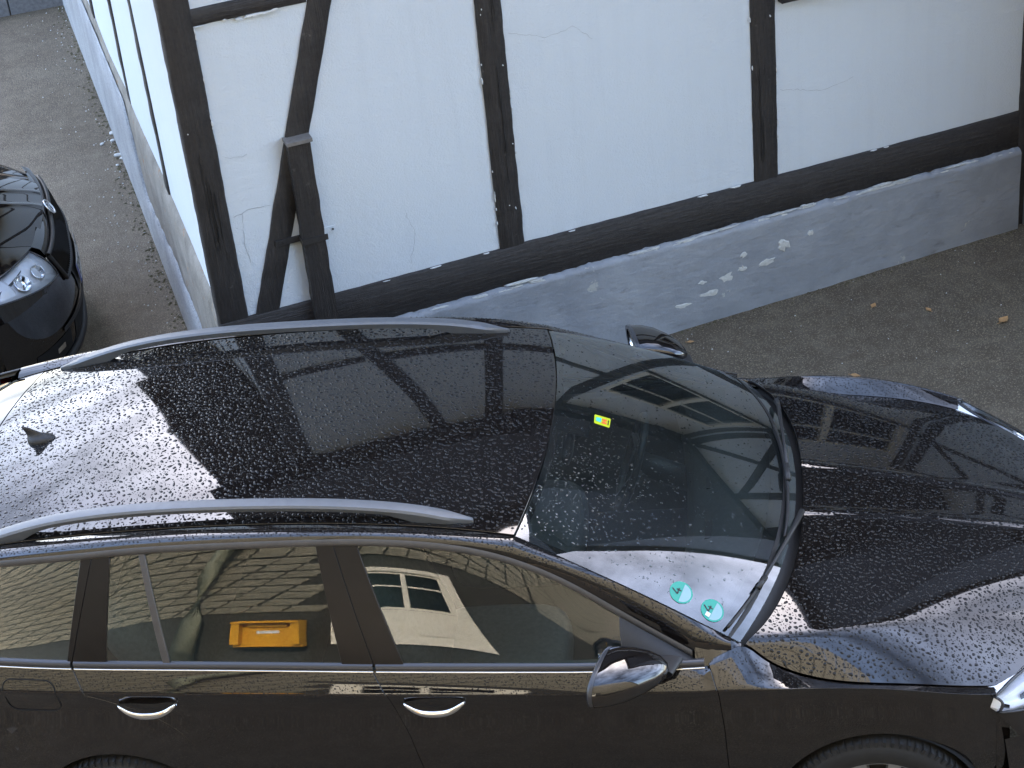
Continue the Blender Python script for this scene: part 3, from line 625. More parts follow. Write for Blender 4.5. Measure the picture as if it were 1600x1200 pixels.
    # lower lip
    mb = MB(); mb.tube([nose_pt(np.array(v), .185) + np.array([.014, 0, 0]) for v in U(-.84, .84, 50)], .022, 8); mb.build('front_lip', 'trim', root, True)
    # ---- tail
    y = U(-.80, .80, 41); zs = np.array([.22, .30, .40, .55, .70, .85, 1.0, 1.08]); P = np.array([[(tail_x(b, z), b * np.interp(z, [.2, .5, 1.08], [1.0, 1.03, .95]), z) for b in y] for z in zs]); mesh_grid('tailgate', orient(P, (-1, 0, 0)), 'paint', root)
    P = np.array([[(tail_x(b, z) - .004, b * np.interp(z, [1.08, 1.36], [.90, .66]), z) for b in y] for z in U(1.08, 1.345, 8)]); mesh_grid('rear_window', orient(P, (-1, 0, .3)), 'side_glass', root)
    s, t = np.meshgrid(U(-1, 1, 25), U(0, 1, 8), indexing='ij'); a_ = np.abs(s)
    X = lerp(-3.234 + .050 * a_ ** 2, -3.56 + .05 * a_ ** 2, t); P = np.stack([X, s * roof_ye(X), lerp(roof_zc(X), roof_ze(X), a_ ** 2.3)], -1); panel('roof_spoiler', P, 'paint', root, (0, 0, 1), .02)
    for sg in (-1, 1):
        P = np.array([[(lerp(-3.3, float(tail_x(.70, z)), k), sg * lerp(np.interp(z, [1.08, 1.36], [.775, .585]), np.interp(z, [1.08, 1.36], [.68, .50]), k), z - .03 * k) for k in U(0, 1, 6)] for z in U(1.06, 1.36, 7)]); mesh_grid('rear_pillar', orient(P, (-.3, sg, 0)), 'paint', root)
    # ---- interior
    mb = MB(); mb.box((-3.55, -.78, .30), (-.1, .78, .34)); mb.box((-3.6, -.79, .3), (-3.55, .79, 1.05)); mb.build('floor_pan', 'inner', root)
    for sg in (-1, 1):
        mb = MB(); mb.box((-3.5, sg * .765 - .02, .3), (-.5, sg * .765 + .02, .93)); mb.build('door_lining', 'dash', root)
    a = U(-1, 1, 25); rows = []
    for k, (xo, z0) in enumerate(((-.12, .965), (-.30, .985), (-.48, .985), (-.60, .955), (-.64, .86), (-.60, .62), (-.55, .34))):
        rows.append(np.stack([xo - .20 * a ** 2 * (1 if k < 3 else .35), a * .72, z0 - .02 * a ** 2 + .018 * np.exp(-((a - .5) / .25) ** 2) * (2 <= k <= 3)], -1))
    mb = MB(); mb.grid(orient(np.array(rows), (0, 0, 1))); dsh = mb.build('dashboard', 'dash', root, True)
    for yy in (-.66, -.14, .14, .66):
        mb = MB(); mb.box((-.56, yy - .05, .955), (-.50, yy + .05, .972)); mb.build('air_vent', 'trim', dsh)
    mb = MB(); th = U(0, 2 * np.pi, 41); c = np.array([-.86, .36, .90]); e1 = np.array([0, 1., 0]); e2 = np.array([.38, 0, .925]); mb.tube([c + .185 * (math.cos(q) * e1 + math.sin(q) * e2) for q in th], .015, 8, cap=False)
    for q in (0, math.pi, -math.pi / 2): mb.tube([c + (.04, 0, -.02), c + .18 * (math.cos(q) * e1 + math.sin(q) * e2)], .014, 6)
    mb.tube([c + (.0, 0, .01), c + (.25, 0, -.12)], .05, 10); mb.build('steering_wheel', 'trim', root, True)
    for yy in (-.37, .37):
        st = rounded((-1.35, yy, .56), (.27, .26, .10), 'seat_cushion', 'seat', root)
        rounded((-1.68, yy, .90), (.10, .245, .34), 'seat_back', 'seat', root, tilt=-.33); hr_ = rounded((-1.80, yy, 1.24), (.055, .13, .085), 'headrest', 'seat', root, tilt=-.2)
    rounded((-2.30, 0, .56), (.25, .66, .11), 'rear_seat', 'seat', root); rounded((-2.58, 0, .86), (.09, .66, .30), 'rear_seat_back', 'seat', root, tilt=-.4)
    for yy in (-.42, .42): rounded((-2.70, yy, 1.16), (.05, .13, .07), 'headrest', 'seat', root, tilt=-.3)
    mb = MB(); mb.box((-3.45, -.70, .93), (-2.78, .70, .95)); mb.build('parcel_cover', 'dash', root)
    return kids

def mesh_grid(name, P, mat, parent, smooth=True):
    mb = MB(); mb.grid(P); return mb.build(name, mat, parent, smooth)
def rounded(c, h, name, mat, parent, tilt=0., e=.45, n=14, m_=20):
    P = []
    for a in np.linspace(-math.pi / 2, math.pi / 2, n):
        th = np.arange(m_) * 2 * math.pi / m_; ca = np.sign(math.cos(a)) * abs(math.cos(a)) ** e; sa = np.sign(math.sin(a)) * abs(math.sin(a)) ** e
        x = h[0] * ca * np.sign(np.cos(th)) * np.abs(np.cos(th)) ** e; y = h[1] * ca * np.sign(np.sin(th)) * np.abs(np.sin(th)) ** e; z = h[2] * sa + 0 * th
        P.append(np.stack([c[0] + x * math.cos(tilt) + z * math.sin(tilt), c[1] + y, c[2] - x * math.sin(tilt) + z * math.cos(tilt)], -1))
    mb = MB(); mb.grid(np.array(P), closed_v=True); return mb.build(name, mat, parent, True)
WHEEL = {}
def build_wheel(wh, sg):
    def put(name, mb, mat, smooth=True):
        if name not in WHEEL: WHEEL[name] = mb()
        P, F = WHEEL[name]; V = P.copy(); V[:, 1] *= sg; return auto(mesh(name, V, F, mat, wh, smooth), 40)
    def rev(prof, n=64):
        th = np.arange(n) * 2 * np.pi / n; m_ = MB(); m_.grid(np.array([np.stack([r * np.cos(th), 0 * th + y, r * np.sin(th)], -1) for r, y in prof]), closed_v=True); return np.concatenate(m_.v), m_.f
    put('tyre', lambda: rev([(.205, .075), (.215, .088), (.25, .098), (.29, .094), (.310, .080), (.317, .060), (.318, .03), (.3125, .028), (.3125, .022), (.318, .02), (.318, -.02), (.318, -.09), (.29, -.105), (.22, -.10)]), 'rubber')
    def tread():
        m_ = MB()
        for i in range(72):
            a = i * 2 * math.pi / 72; R = np.array([[math.cos(a), 0, -math.sin(a)], [0, 1, 0], [math.sin(a), 0, math.cos(a)]]); m_.box((.296, .055, -.0045), (.3195, .092, .0045), R)
        return np.concatenate(m_.v), m_.f
    put('tread_block', tread, 'rubber', False)
    put('rim', lambda: rev([(.208, .072), (.220, .080), (.218, .086), (.208, .084), (.198, .060), (.19, -.06)]), 'rim')
    def spokes():
        m_ = MB()
        for i in range(10):
            a = i * 2 * math.pi / 10; d = np.array([math.cos(a), 0, math.sin(a)]); q = np.array([-math.sin(a), 0, math.cos(a)]); P = []
            for r, wd, y in ((.03, .016, .070), (.08, .017, .074), (.14, .019, .070), (.203, .030, .066)):
                P.append([d * r + q * k * wd + np.array([0, yy, 0]) for k, yy in ((-1, y - .02), (-.8, y), (.8, y), (1, y - .02))])
            m_.grid(np.array(P))
        return np.concatenate(m_.v), m_.f
    put('spoke', spokes, 'rim', False)
    put('hub', lambda: rev([(.001, .080), (.03, .079), (.036, .074), (.036, .03)], 24), 'rim')
    put('brake_disc', lambda: rev([(.03, .01), (.14, .01), (.14, -.02)], 40), 'iron')
M['gloss_satin'] = simple('satin_black_trim', (.055, .056, .060), .26, .35)
M['red_lamp'] = simple('tail_lamp_red', (.25, .01, .01), .1)
# s,t positions on the windscreen (blade ends), elbow, pivot
WIPERS = ((((.427, .972), (-.40, 1.012)), (.62, 1.03), (.74, 1.07)), (((-.476, 1.012), (-.972, .962)), (-.363, 1.03), (-.20, 1.06)))
_A = [(0, .22, 0, 1), (.78, 1, 0, 1), (.2, .8, .42, .58)]; _B = [(0, .22, 0, 1), (.2, 1, .84, 1), (.2, 1, 0, .16), (.2, .9, .42, .58)]; _C = [(.39, .61, 0, 1)]
PLATE_MARKS = [(-.205, _B), (-.158, _A), (-.095, _A), (-.048, _B), (.02, _C), (.065, _A), (.11, _B), (.155, _B)]

# ================================================================== GROUND
def ground_z(x, y):
    x = np.asarray(x, float); y = np.asarray(y, float)
    xx = 14 * np.tanh(x / 14); yy = 14 * np.tanh(y / 14); z = .05403 * xx + .0556 * yy
    h = np.array([.8846, .4664]); n = np.array([.4664, -.8846]); dx = x + .083; dy = y - 2.931
    s_ = dx * h[0] + dy * h[1]; d = dx * n[0] + dy * n[1]
    wgt = np.exp(-(np.maximum(d, 0) / .75) ** 2) * np.exp(-(np.maximum(-d, 0) / .8) ** 2) * np.clip((s_ + 2.4) / 1.2, 0, 1)
    return z - wgt * .055 * np.clip(s_, -1.2, 1.6)
def seq(a, b, n, p=3): 
    t = np.linspace(-1, 1, n); return (a + b) / 2 + (b - a) / 2 * np.sign(t) * np.abs(t) ** p
gx = np.unique(np.concatenate([np.linspace(-11, 8, 120), seq(-420, 420, 40)])); gy = np.unique(np.concatenate([np.linspace(-9, 12, 130), seq(-420, 420, 40)]))
gX, gY = np.meshgrid(gx, gy, indexing='ij'); gZ = ground_z(gX, gY)
near = (np.abs(gX) < 12) & (np.abs(gY) < 13); gZ = gZ + near * rng.normal(0, .0001, gZ.shape)
mb = MB(); mb.grid(np.stack([gX, gY, gZ], -1)); gr_ = mb.build('asphalt_ground', 'asphalt', None, True); tag(gr_, kind='structure')

# ================================================================== HALF-TIMBERED HOUSE
BW = (-.08312884, 2.93149745, .15849279); AZ = math.radians(27.8)
house = empty('half_timbered_house', BW, AZ)
tag(house, 'black and white half-timbered house with grey plinth behind the cars', 'house')
def wob(n, amp, seed):
    r = np.random.default_rng(seed); k = r.normal(0, 1, n); 
    for _ in range(1): k = (np.roll(k, 1) + 2 * k + np.roll(k, -1)) / 4
    return k * amp * 1.5
_seed = [100]
def beam(name, a0, a1, b0, b1, fr, parent, proud=.012, back=.05, ch=.006, mat='timber', amp=.0009):
    """prism whose front face has edges a0-a1 and b0-b1 in wall coords (s,z); fr maps (s,out,z) to local space"""
    a0, a1, b0, b1 = map(np.array, (a0, a1, b0, b1)); L = np.linalg.norm(a1 - a0); n = max(4, int(L / .03)); P = []; _seed[0] += 3
    wa = wob(n + 1, amp, _seed[0]); wb_ = wob(n + 1, amp, _seed[0] + 1); wo_ = wob(n + 1, .0012, _seed[0] + 2)
    for i in range(n + 1):
        k = i / n; A = lerp(a0, a1, k); B = lerp(b0, b1, k); d = (B - A) / np.linalg.norm(B - A); A = A + d * wa[i]; B = B + d * wb_[i]; o = proud + wo_[i]
        P.append([fr(A[0], -back, A[1]), fr(A[0], o - ch, A[1]), fr(*(A + d * ch)[[0]], o, (A + d * ch)[1]), fr(*(B - d * ch)[[0]], o, (B - d * ch)[1]), fr(B[0], o - ch, B[1]), fr(B[0], -back, B[1])])
    mb = MB(); mb.grid(np.array(P)); m_ = 6; mb.f += [tuple(range(m_)), tuple(range(n * m_, n * m_ + m_))]
    return auto(mb.build(name, mat, parent, True), 50)
def front(s, o, z): return (s, -o, z)
CA, SA = math.cos(math.radians(87.4)), math.sin(math.radians(87.4))
def leftf(s, o, z): return (-3.12 + CA * s - SA * o, SA * s + CA * o, z)
def vpost(s0, s1, z0, z1, fr=front, name='post', **kw): return beam(name, (s0, z0), (s0, z1), (s1, z0), (s1, z1), fr, house, **kw)
def hbeam(s0, s1, z0, z1, fr=front, name='rail', **kw): return beam(name, (s0, z0), (s1, z0), (s0, z1), (s1, z1), fr, house, mat='timber_h', **kw)
def infill(c, fr=front, n=(26, 26), out=.0, name='plaster_panel', mat='plaster'):
    c = [np.array(q, float) for q in c]; P = np.zeros(n + (3,)); _seed[0] += 1; r = np.random.default_rng(_seed[0]); K = [(r.uniform(1, 4, 2), r.uniform(0, 6.28), r.uniform(.0006, .0016)) for _ in range(6)]
    for i, u in enumerate(np.linspace(0, 1, n[0])):
        for j, v in enumerate(np.linspace(0, 1, n[1])):
            q = lerp(lerp(c[0], c[1], u), lerp(c[3], c[2], u), v); o = out + sum(a * math.sin(k[0] * q[0] + k[1] * q[1] + p) for k, p, a in K); P[i, j] = fr(q[0], o, q[1])
    return mesh_grid(name, P, mat, house)
def lump(name, c, rx, rz, mat, fr, par, seed, th=.006, n=11):
    r = np.random.default_rng(seed); th_ = np.arange(n) * 2 * math.pi / n; rad = 1 + r.normal(0, .22, n); V = [fr(c[0], c[1] + th, c[2])] + [fr(c[0] + .72 * rx * q * math.cos(a), c[1] + th * .8, c[2] + .72 * rz * q * math.sin(a)) for a, q in zip(th_, rad)] + [fr(c[0] + rx * q * math.cos(a), c[1] - .004, c[2] + rz * q * math.sin(a)) for a, q in zip(th_, rad)]
    F = [(0, 1 + i, 1 + (i + 1) % n) for i in range(n)] + [(1 + i, 1 + n + i, 1 + n + (i + 1) % n, 1 + (i + 1) % n) for i in range(n)]
    return mesh(name, V, F, mat, par, False)
# --- ground floor, front
ZS0, ZS1 = .47, .672
hbeam(-3.12, 1.075, ZS0, ZS1, name='sill_beam', proud=.016); hbeam(1.19, 7.6, ZS0, ZS1, name='sill_beam', proud=.016)
vpost(-3.122, -2.988, .66, 3.18, name='corner_post', proud=.014)
posts = [(-1.761, -1.640), (-.430, -.302), (2.50, 2.62), (3.9, 4.02), (5.3, 5.42), (6.7, 6.82)]
for a, b in posts: vpost(a, b, .662, 3.18)
vpost(1.070, 1.195, -.15, 3.18, name='door_post', proud=.02)
beam('brace', (-2.955, .66), (-2.130, 3.18), (-2.845, .66), (-2.020, 3.18), front, house, proud=.013)
hbeam(-2.99, -2.50, 2.066, 2.142); hbeam(-2.39, -1.76, 2.066, 2.166); hbeam(-1.64, -.43, 2.066, 2.166)
cols = [-2.988, -1.761, -.430, 1.075, 2.5, 3.9, 5.3, 6.7]
infill([(-2.99, .665), (-2.84, .665), (-2.07, 3.2), (-2.99, 3.2)]); infill([(-2.95, .665), (-1.75, .665), (-1.75, 3.2), (-2.07, 3.2)])
for a, b in ((-1.65, -.42), (1.18, 2.51), (2.6, 3.91), (4.0, 5.31), (5.4, 6.71)): infill([(a, .665), (b, .665), (b, 3.2), (a, 3.2)])
infill([(-.31, .665), (1.08, .665), (1.08, 1.60), (-.31, 1.60)])
# window over that panel
def window(fr, s0, s1, z0, z1, name='window', nm=2, par=None, mat='white_wood', sill='timber', depth=.06):
    par = par or house
    w_ = MB()
    def bx(a, b, c, d, o0, o1):
        V = [fr(s, o, z) for s in (a, b) for o in (o0, o1) for z in (c, d)]; w_.add(V, [(0, 1, 3, 2), (4, 6, 7, 5), (0, 4, 5, 1), (2, 3, 7, 6), (0, 2, 6, 4), (1, 5, 7, 3)])
    f = .055
    bx(s0, s0 + f, z0, z1, -.08, .0); bx(s1 - f, s1, z0, z1, -.08, .0); bx(s0 + f, s1 - f, z0, z0 + f, -.08, .0); bx(s0 + f, s1 - f, z1 - f, z1, -.08, .0)
    for k in range(1, nm): c = lerp(s0, s1, k / nm); bx(c - .03, c + .03, z0 + f, z1 - f, -.07, -.005)
    c = lerp(z0, z1, .62); bx(s0 + f, s1 - f, c - .018, c + .018, -.065, -.012)
    o = w_.build(name, mat, par)
    g = MB(); g.add([fr(s0 + f, -.04, z0 + f), fr(s1 - f, -.04, z0 + f), fr(s1 - f, -.04, z1 - f), fr(s0 + f, -.04, z1 - f)], [(0, 1, 2, 3)]); g.build('pane', 'house_glass', o)
    r_ = MB(); r_.add([fr(s0 - .02, -.5, z0 - .02), fr(s1 + .02, -.5, z0 - .02), fr(s1 + .02, -.5, z1 + .02), fr(s0 - .02, -.5, z1 + .02), fr(s0 - .02, -.085, z0 - .02), fr(s1 + .02, -.085, z0 - .02), fr(s1 + .02, -.085, z1 + .02), fr(s0 - .02, -.085, z1 + .02)], [(0, 1, 2, 3), (0, 4, 5, 1), (1, 5, 6, 2), (2, 6, 7, 3), (3, 7, 4, 0)]); r_.build('dark_interior', 'room', o)
    return o
wn = window(front, -.27, 1.04, 1.62, 2.56)
hbeam(-.285, 1.06, 1.565, 1.63, name='window_sill', proud=.05)
infill([(-.31, 2.55), (1.08, 2.55), (1.08, 3.2), (-.31, 3.2)], n=(8, 6)); infill([(-.31, 1.6), (-.26, 1.6), (-.26, 2.6), (-.31, 2.6)], n=(3, 10)); infill([(1.03, 1.6), (1.08, 1.6), (1.08, 2.6), (1.03, 2.6)], n=(3, 10))
# boxed upright standing proud of the brace, held by an iron strap
V = MB(); P = []
for z in np.linspace(.50, 1.475, 24):
    e = rng.normal(0, .0012, 4); P.append([front(-2.692 + e[0], -.0, z), front(-2.692 + e[0], .062, z), front(-2.592 + e[1], .066, z), front(-2.588 + e[2], -.0, z)])
V.grid(np.array(P), closed_v=True); V.f.append((3 + 92, 2 + 92, 1 + 92, 92)); auto(V.build('upright_plank', 'timber', house, True), 40)
V = MB(); V.box((-2.698, -.078, 1.470), (-2.582, .0, 1.486))
M['weathered'] = varied('weathered_wood', (.16, .145, .13), .8, .3, 30, .4)
if len(V.v): V.build('plank_cap', 'weathered', house)
V = MB(); V.box((-2.81, -.022, .985), (-2.685, -.012, 1.012)); V.box((-2.70, -.07, .985), (-2.690, -.012, 1.012)); V.box((-2.70, -.072, .985), (-2.58, -.066, 1.012)); V.build('iron_strap', 'iron', house)
V = MB(); V.box((-2.592, -.008, .982), (-2.525, -.001, 1.012)); V.build('strap_plate', 'plaster', house)
for sx in (-2.79, -2.77, -2.54): 
    V = MB(); V.tube([front(sx, .010 if sx > -2.6 else .020, .998), front(sx, .0135 if sx > -2.6 else .026, .998)], .005, 8); V.build('screw', 'iron', house)
M['crack'] = simple('crack_grey', (.24, .245, .25), .95)  # plain grey for the hairline cracks
def crack(pts, seed, fr=front, w=.0009):
    r = np.random.default_rng(seed); P = [np.array(pts[0], float)]
    for a, b in zip(pts[:-1], pts[1:]):
        a, b = np.array(a, float), np.array(b, float); n = max(2, int(np.linalg.norm(b - a) / .018))
        for k in range(1, n + 1): P.append(lerp(a, b, k / n) + r.normal(0, .0028, 2))
    mb = MB(); mb.tube([fr(p[0], .0035, p[1]) for p in P], [w * r.uniform(.5, 1.2) for _ in P], 4, up=(0, -1, 0)); mb.build('hairline_crack', 'crack', house)
crack([(-2.97, 1.17), (-2.90, 1.19), (-2.80, 1.185)], 1); crack([(-2.93, 1.18), (-2.945, 1.02), (-2.93, .93)], 2, w=.0006); crack([(-2.96, 1.46), (-2.86, 1.44)], 3, w=.0006)
crack([(-1.62, 1.72), (-1.45, 1.66), (-1.31, 1.68), (-1.22, 1.60)], 4, w=.0005); crack([(-.28, 1.12), (-.05, 1.06), (.12, 1.09)], 5, w=.0005); crack([(-2.2, .72), (-2.16, .86), (-2.19, .98)], 6, w=.0005)
M['old_white'] = varied('loose_whitewash', (.62, .63, .62), .85, .15, 60, .3)
fk = np.random.default_rng(88)
for k in range(46):      # whitewash lips and chips where plaster meets timber
    e = fk.integers(0, 4)
    if e == 0: c_, a_, b_ = (fk.uniform(-2.97, -2.62), .010, 2.062 + fk.normal(0, .004)), fk.uniform(.008, .030), fk.uniform(.003, .006)
    elif e == 1: c_, a_, b_ = (-2.987 + fk.normal(0, .002), .010, fk.uniform(1.5, 2.05)), fk.uniform(.002, .005), fk.uniform(.006, .02)
    elif e == 2: c_, a_, b_ = (fk.choice([-1.763, -1.638, -.432, -.301]) + fk.normal(0, .002), .010, fk.uniform(.7, 1.9)), fk.uniform(.0015, .004), fk.uniform(.005, .02)
    else: c_, a_, b_ = (fk.uniform(-2.5, 1.0), .014, .672 + fk.normal(0, .002)), fk.uniform(.008, .03), fk.uniform(.0015, .004)
    lump('whitewash_chip', c_, a_, b_, 'old_white', front, house, 700 + k, .004, 9)
for k in range(9):
    c_ = (fk.choice([fk.uniform(-3.1, -3.0), fk.uniform(-1.75, -1.65), fk.uniform(-.42, -.31)]), .0155, fk.uniform(.7, 2.0)); lump('paint_chip', c_, fk.uniform(.0015, .004), fk.uniform(.002, .007), 'old_white', front, house, 800 + k, .001, 7)
for k in range(14):      # drying splits along the posts
    x0 = fk.choice([-3.055, -1.70, -.366]) + fk.normal(0, .02); z0 = fk.uniform(.75, 1.9); L_ = fk.uniform(.15, .5); mb = MB(); pts = [front(x0 + fk.normal(0, .002), .0165, z0 + L_ * i / 8) for i in range(9)]; mb.tube(pts, [.0004] + [.0016] * 7 + [.0004], 4, up=(0, -1, 0)); mb.build('drying_split', 'ink', house)
# --- slate-clad upper storey and eaves beam
beam('brace', (1.22, 1.75), (2.42, 3.16), (1.34, 1.75), (2.54, 3.16), front, house, proud=.013); beam('brace', (2.40, 1.75), (1.22, 3.16), (2.52, 1.75), (1.34, 3.16), front, house, proud=.016)
hbeam(1.19, 2.5, 1.70, 1.80); hbeam(2.62, 7.5, 2.0, 2.12)
hbeam(-3.20, 7.6, 3.15, 3.34, name='jetty_beam', proud=.10)
for i in range(15): 
    mb = MB(); x = -3.05 + i * .74; mb.box((x, -.30, 3.12), (x + .12, .02, 3.26)); mb.build('joist_end', 'timber', house)
ZT = 6.1
mb = MB(); mb.box((-3.75, -.22, 3.26), (7.7, .10, ZT)); mb.add([leftf(-.2, .55, 3.26), leftf(8.7, .55, 3.26), leftf(8.7, .55, ZT), leftf(-.2, .55, ZT), leftf(-.2, .0, 3.26), leftf(8.7, .0, 3.26)], [(0, 1, 2, 3), (0, 4, 5, 1)]); mb.build('slate_cladding', 'dark_slate', house)
# --- wing standing forward at the right end
def wingf(t, o, z): return (1.150 - o, -t, z)
WL = 2.0
for a, b in ((.06, .18), (1.16, 1.28), (1.88, 2.02)): beam('wing_post', (a, .45), (a, 3.2), (b, .45), (b, 3.2), wingf, house, proud=.012)
for a, b, c, d in ((.18, 1.24, 1.75, 3.18), (1.24, .16, 1.75, 3.18), (1.28, 1.90, .66, 3.18)): beam('wing_brace', (a - .055, c), (b - .055, d), (a + .055, c), (b + .055, d), wingf, house, proud=.010)
for z0, z1, nm in ((.47, .67, 'wing_sill'), (1.66, 1.78, 'wing_rail')): beam(nm, (.02, z0), (WL, z0), (.02, z1), (WL, z1), wingf, house, proud=.014)
infill([(.0, .66), (WL, .66), (WL, 3.22), (.0, 3.22)], fr=wingf, n=(16, 16))
mb = MB(); mb.box((1.12, -WL - .02, -.6), (6.5, .0, .47)); mb.build('wing_plinth', 'plinth', house)
mb = MB(); mb.box((1.17, -WL + .01, .47), (6.5, .0, 3.2)); mb.build('wing_wall', 'plaster', house)
mb = MB(); mb.box((1.02, -WL - .12, 3.2), (6.6, .0, 7.4)); mb.build('wing_cladding', 'dark_slate', house)
mb = MB(); V_ = [(.85, -WL - .3, 7.35), (6.8, -WL - .3, 7.35), (6.8, 1.5, 7.6), (.85, 1.5, 7.6)]; mb.add(V_ + [(x, y, z + .15) for x, y, z in V_], [(0, 1, 2, 3), (4, 5, 6, 7), (0, 1, 5, 4), (1, 2, 6, 5), (2, 3, 7, 6), (3, 0, 4, 7)]); mb.build('wing_roof', 'tile_roof', house)
# --- plinth, front
def ragged(n, amp, seed): r = np.random.default_rng(seed); k = r.normal(0, 1, n); k = (np.roll(k, 1) + k + np.roll(k, -1)) / 3; return k * amp
def fract(nx, nz, seed, oct_=5, base=(9, 3)):
    r = np.random.default_rng(seed); out = np.zeros((nz, nx)); amp = 1.
    for o in range(oct_):
        gx_, gz_ = base[0] * 2 ** o + 2, base[1] * 2 ** o + 2; g_ = r.normal(0, 1, (gz_, gx_)); X = np.linspace(0, gx_ - 1.001, nx); Z = np.linspace(0, gz_ - 1.001, nz); i = X.astype(int); j = Z.astype(int); fx = X - i; fz = Z - j; fx = fx * fx * (3 - 2 * fx); fz = (fz * fz * (3 - 2 * fz))[:, None]
        a_ = g_[j][:, i] * (1 - fx) + g_[j][:, i + 1] * fx; b_ = g_[j + 1][:, i] * (1 - fx) + g_[j + 1][:, i + 1] * fx; out += amp * (a_ * (1 - fz) + b_ * fz); amp *= .52
    return out
ns, nzr = 420, 64; S_ = np.linspace(-3.16, 1.072, ns); tp = ragged(ns, .0055, 5); zz = np.concatenate([[.474, .471, .464, .452], np.linspace(.44, -.16, nzr - 5), [-.6]]); fr_ = fract(ns, len(zz), 21, 6, (14, 2)); rows = []
for k, z in enumerate(zz):
    o = np.interp(k, [0, 1, 2, 3, len(zz)], [.012, .026, .036, .044, .056]); rows.append(np.stack([S_, -(o + fr_[k] * .0031 * min(1, k / 4)), z + (tp if k < 4 else 0 * S_)], -1))
pl_ = mesh_grid('plinth', orient(np.array(rows), (0, -1, 0)), 'plinth', house)
S_ = np.linspace(1.20, 7.6, 80); mesh_grid('plinth', orient(np.array([np.stack([S_, 0 * S_ - o, 0 * S_ + z], -1) for o, z in ((.012, .472), (.04, .455), (.05, .1), (.055, -.6))]), (0, -1, 0)), 'plinth', house)
# lime edge left on the joint between sill beam and plinth
for k in range(46):
    s_ = rng.uniform(-2.1, 1.03); lump('mortar_flake', (s_, .030, .466 + rng.normal(0, .006)), rng.uniform(.02, .08), rng.uniform(.0025, .007), 'flake', front, pl_, 300 + k, .009)
for k, (s_, z, a, b) in enumerate(((-.62, .21, .055, .030), (-.70, .15, .075, .022), (-.53, .235, .03, .02), (-.30, .30, .035, .035), (-.52, .31, .022, .018), (-.40, .235, .05, .022), (-.86, .12, .05, .016), (-.15, .33, .02, .018), (-.75, .22, .03, .012))):
    lump('peeled_patch', (s_, .047, z), a, b, 'flake', front, pl_, 400 + k, .007, 13)
# --- left face
for a, b, nm in ((0.006, .125, 'corner_post'), (1.47, 1.59, 'post'), (2.73, 2.85, 'post'), (4.2, 4.32, 'post'), (5.6, 5.72, 'post'), (7.2, 7.32, 'post')):
    beam(nm, (a, .60), (a, 3.2), (b, .60), (b, 3.2), lambda s, o, z: leftf(s, o - .03 + (.02 if s < .13 else 0), z), house, proud=.008)
for a, b in ((.10, 1.48), (1.58, 2.74), (2.84, 4.21), (4.3, 5.61), (5.7, 7.21), (7.3, 8.6)): infill([(a, .62), (b, .62), (b, 3.25), (a, 3.25)], fr=lambda s, o, z: leftf(s, o - .03, z), n=(14, 30))
ns = 200; A_ = np.linspace(-.02, 8.7, ns); rg_ = ragged(ns, .03, 9)
bd = np.interp(A_, [0, 1.5, 2.6, 2.9, 9], [.08, .20, .13, .60, .60]) + rg_ * np.interp(A_, [0, 2.8, 3, 9], [1, 1, .2, .2])
rows = [np.stack([*np.array([leftf(a, o + (ragged(1, 0, 1)[0]), z) for a, z in zip(A_, zz)]).T], -1) for o, zz in ((.000, bd), (.012, bd - .012), (.016, bd * .6 - .05), (.020, bd * .3 - .1), (.024, np.full(ns, -.2)), (.03, np.full(ns, -.9)))]
mesh_grid('side_plinth', orient(np.array(rows), (-1, 0, 0)), 'plinth_side', house)
A_ = np.linspace(-.015, 8.7, 160); rows = [np.array([leftf(a, o, z) for a in A_]) for o, z in ((-.045, .655), (-.02, .64), (-.006, .60), (-.002, .5), (-.001, .35), (-.001, .15), (-.001, -.3))]; rows = [r + rng.normal(0, .0018, r.shape) for r in rows]
mesh_grid('weathered_ledge', orient(np.array(rows), (-1, 0, 0)), 'mortar', house)
# --- roof (with eaves soffit), gable infill
def slope(pts, name, mat): 
    c = [np.array(p, float) for p in pts]; n_ = np.cross(c[1] - c[0], c[3] - c[0]); n_ /= np.linalg.norm(n_); mb = MB(); V = c + [p - n_ * .14 for p in c]; mb.add(V, [(0, 1, 2, 3), (7, 6, 5, 4), (0, 4, 5, 1), (1, 5, 6, 2), (2, 6, 7, 3), (3, 7, 4, 0)]); return mb.build(name, mat, house)
RZ, RY = 10.0, 4.1
rf = slope([(-4.0, -.60, ZT - .35), (7.9, -.60, ZT - .35), (7.9, RY, RZ), (-4.0, RY, RZ)], 'roof', 'tile_roof'); slope([(-4.0, RY, RZ), (7.9, RY, RZ), (7.9, 9.2, 5.6), (-4.0, 9.2, 5.6)], 'roof', 'tile_roof')
mb = MB(); mb.add([leftf(0, .5, ZT - .05), leftf(8.6, .5, ZT - .05), leftf(RY, .5, RZ - .15)], [(0, 1, 2)]); mb.build('gable_wall', 'dark_slate', house)
mb = MB(); mb.box((7.55, .02, -.6), (7.6, 8.6, 6.0)); mb.box((-2.7, 8.55, -.6), (7.6, 8.6, 6.0)); mb.build('rear_wall', 'plaster', house)
mb = MB(); mb.box((1.6, 2.2, 7.6), (2.3, 2.9, 10.6)); mb.build('chimney', 'mortar', rf)

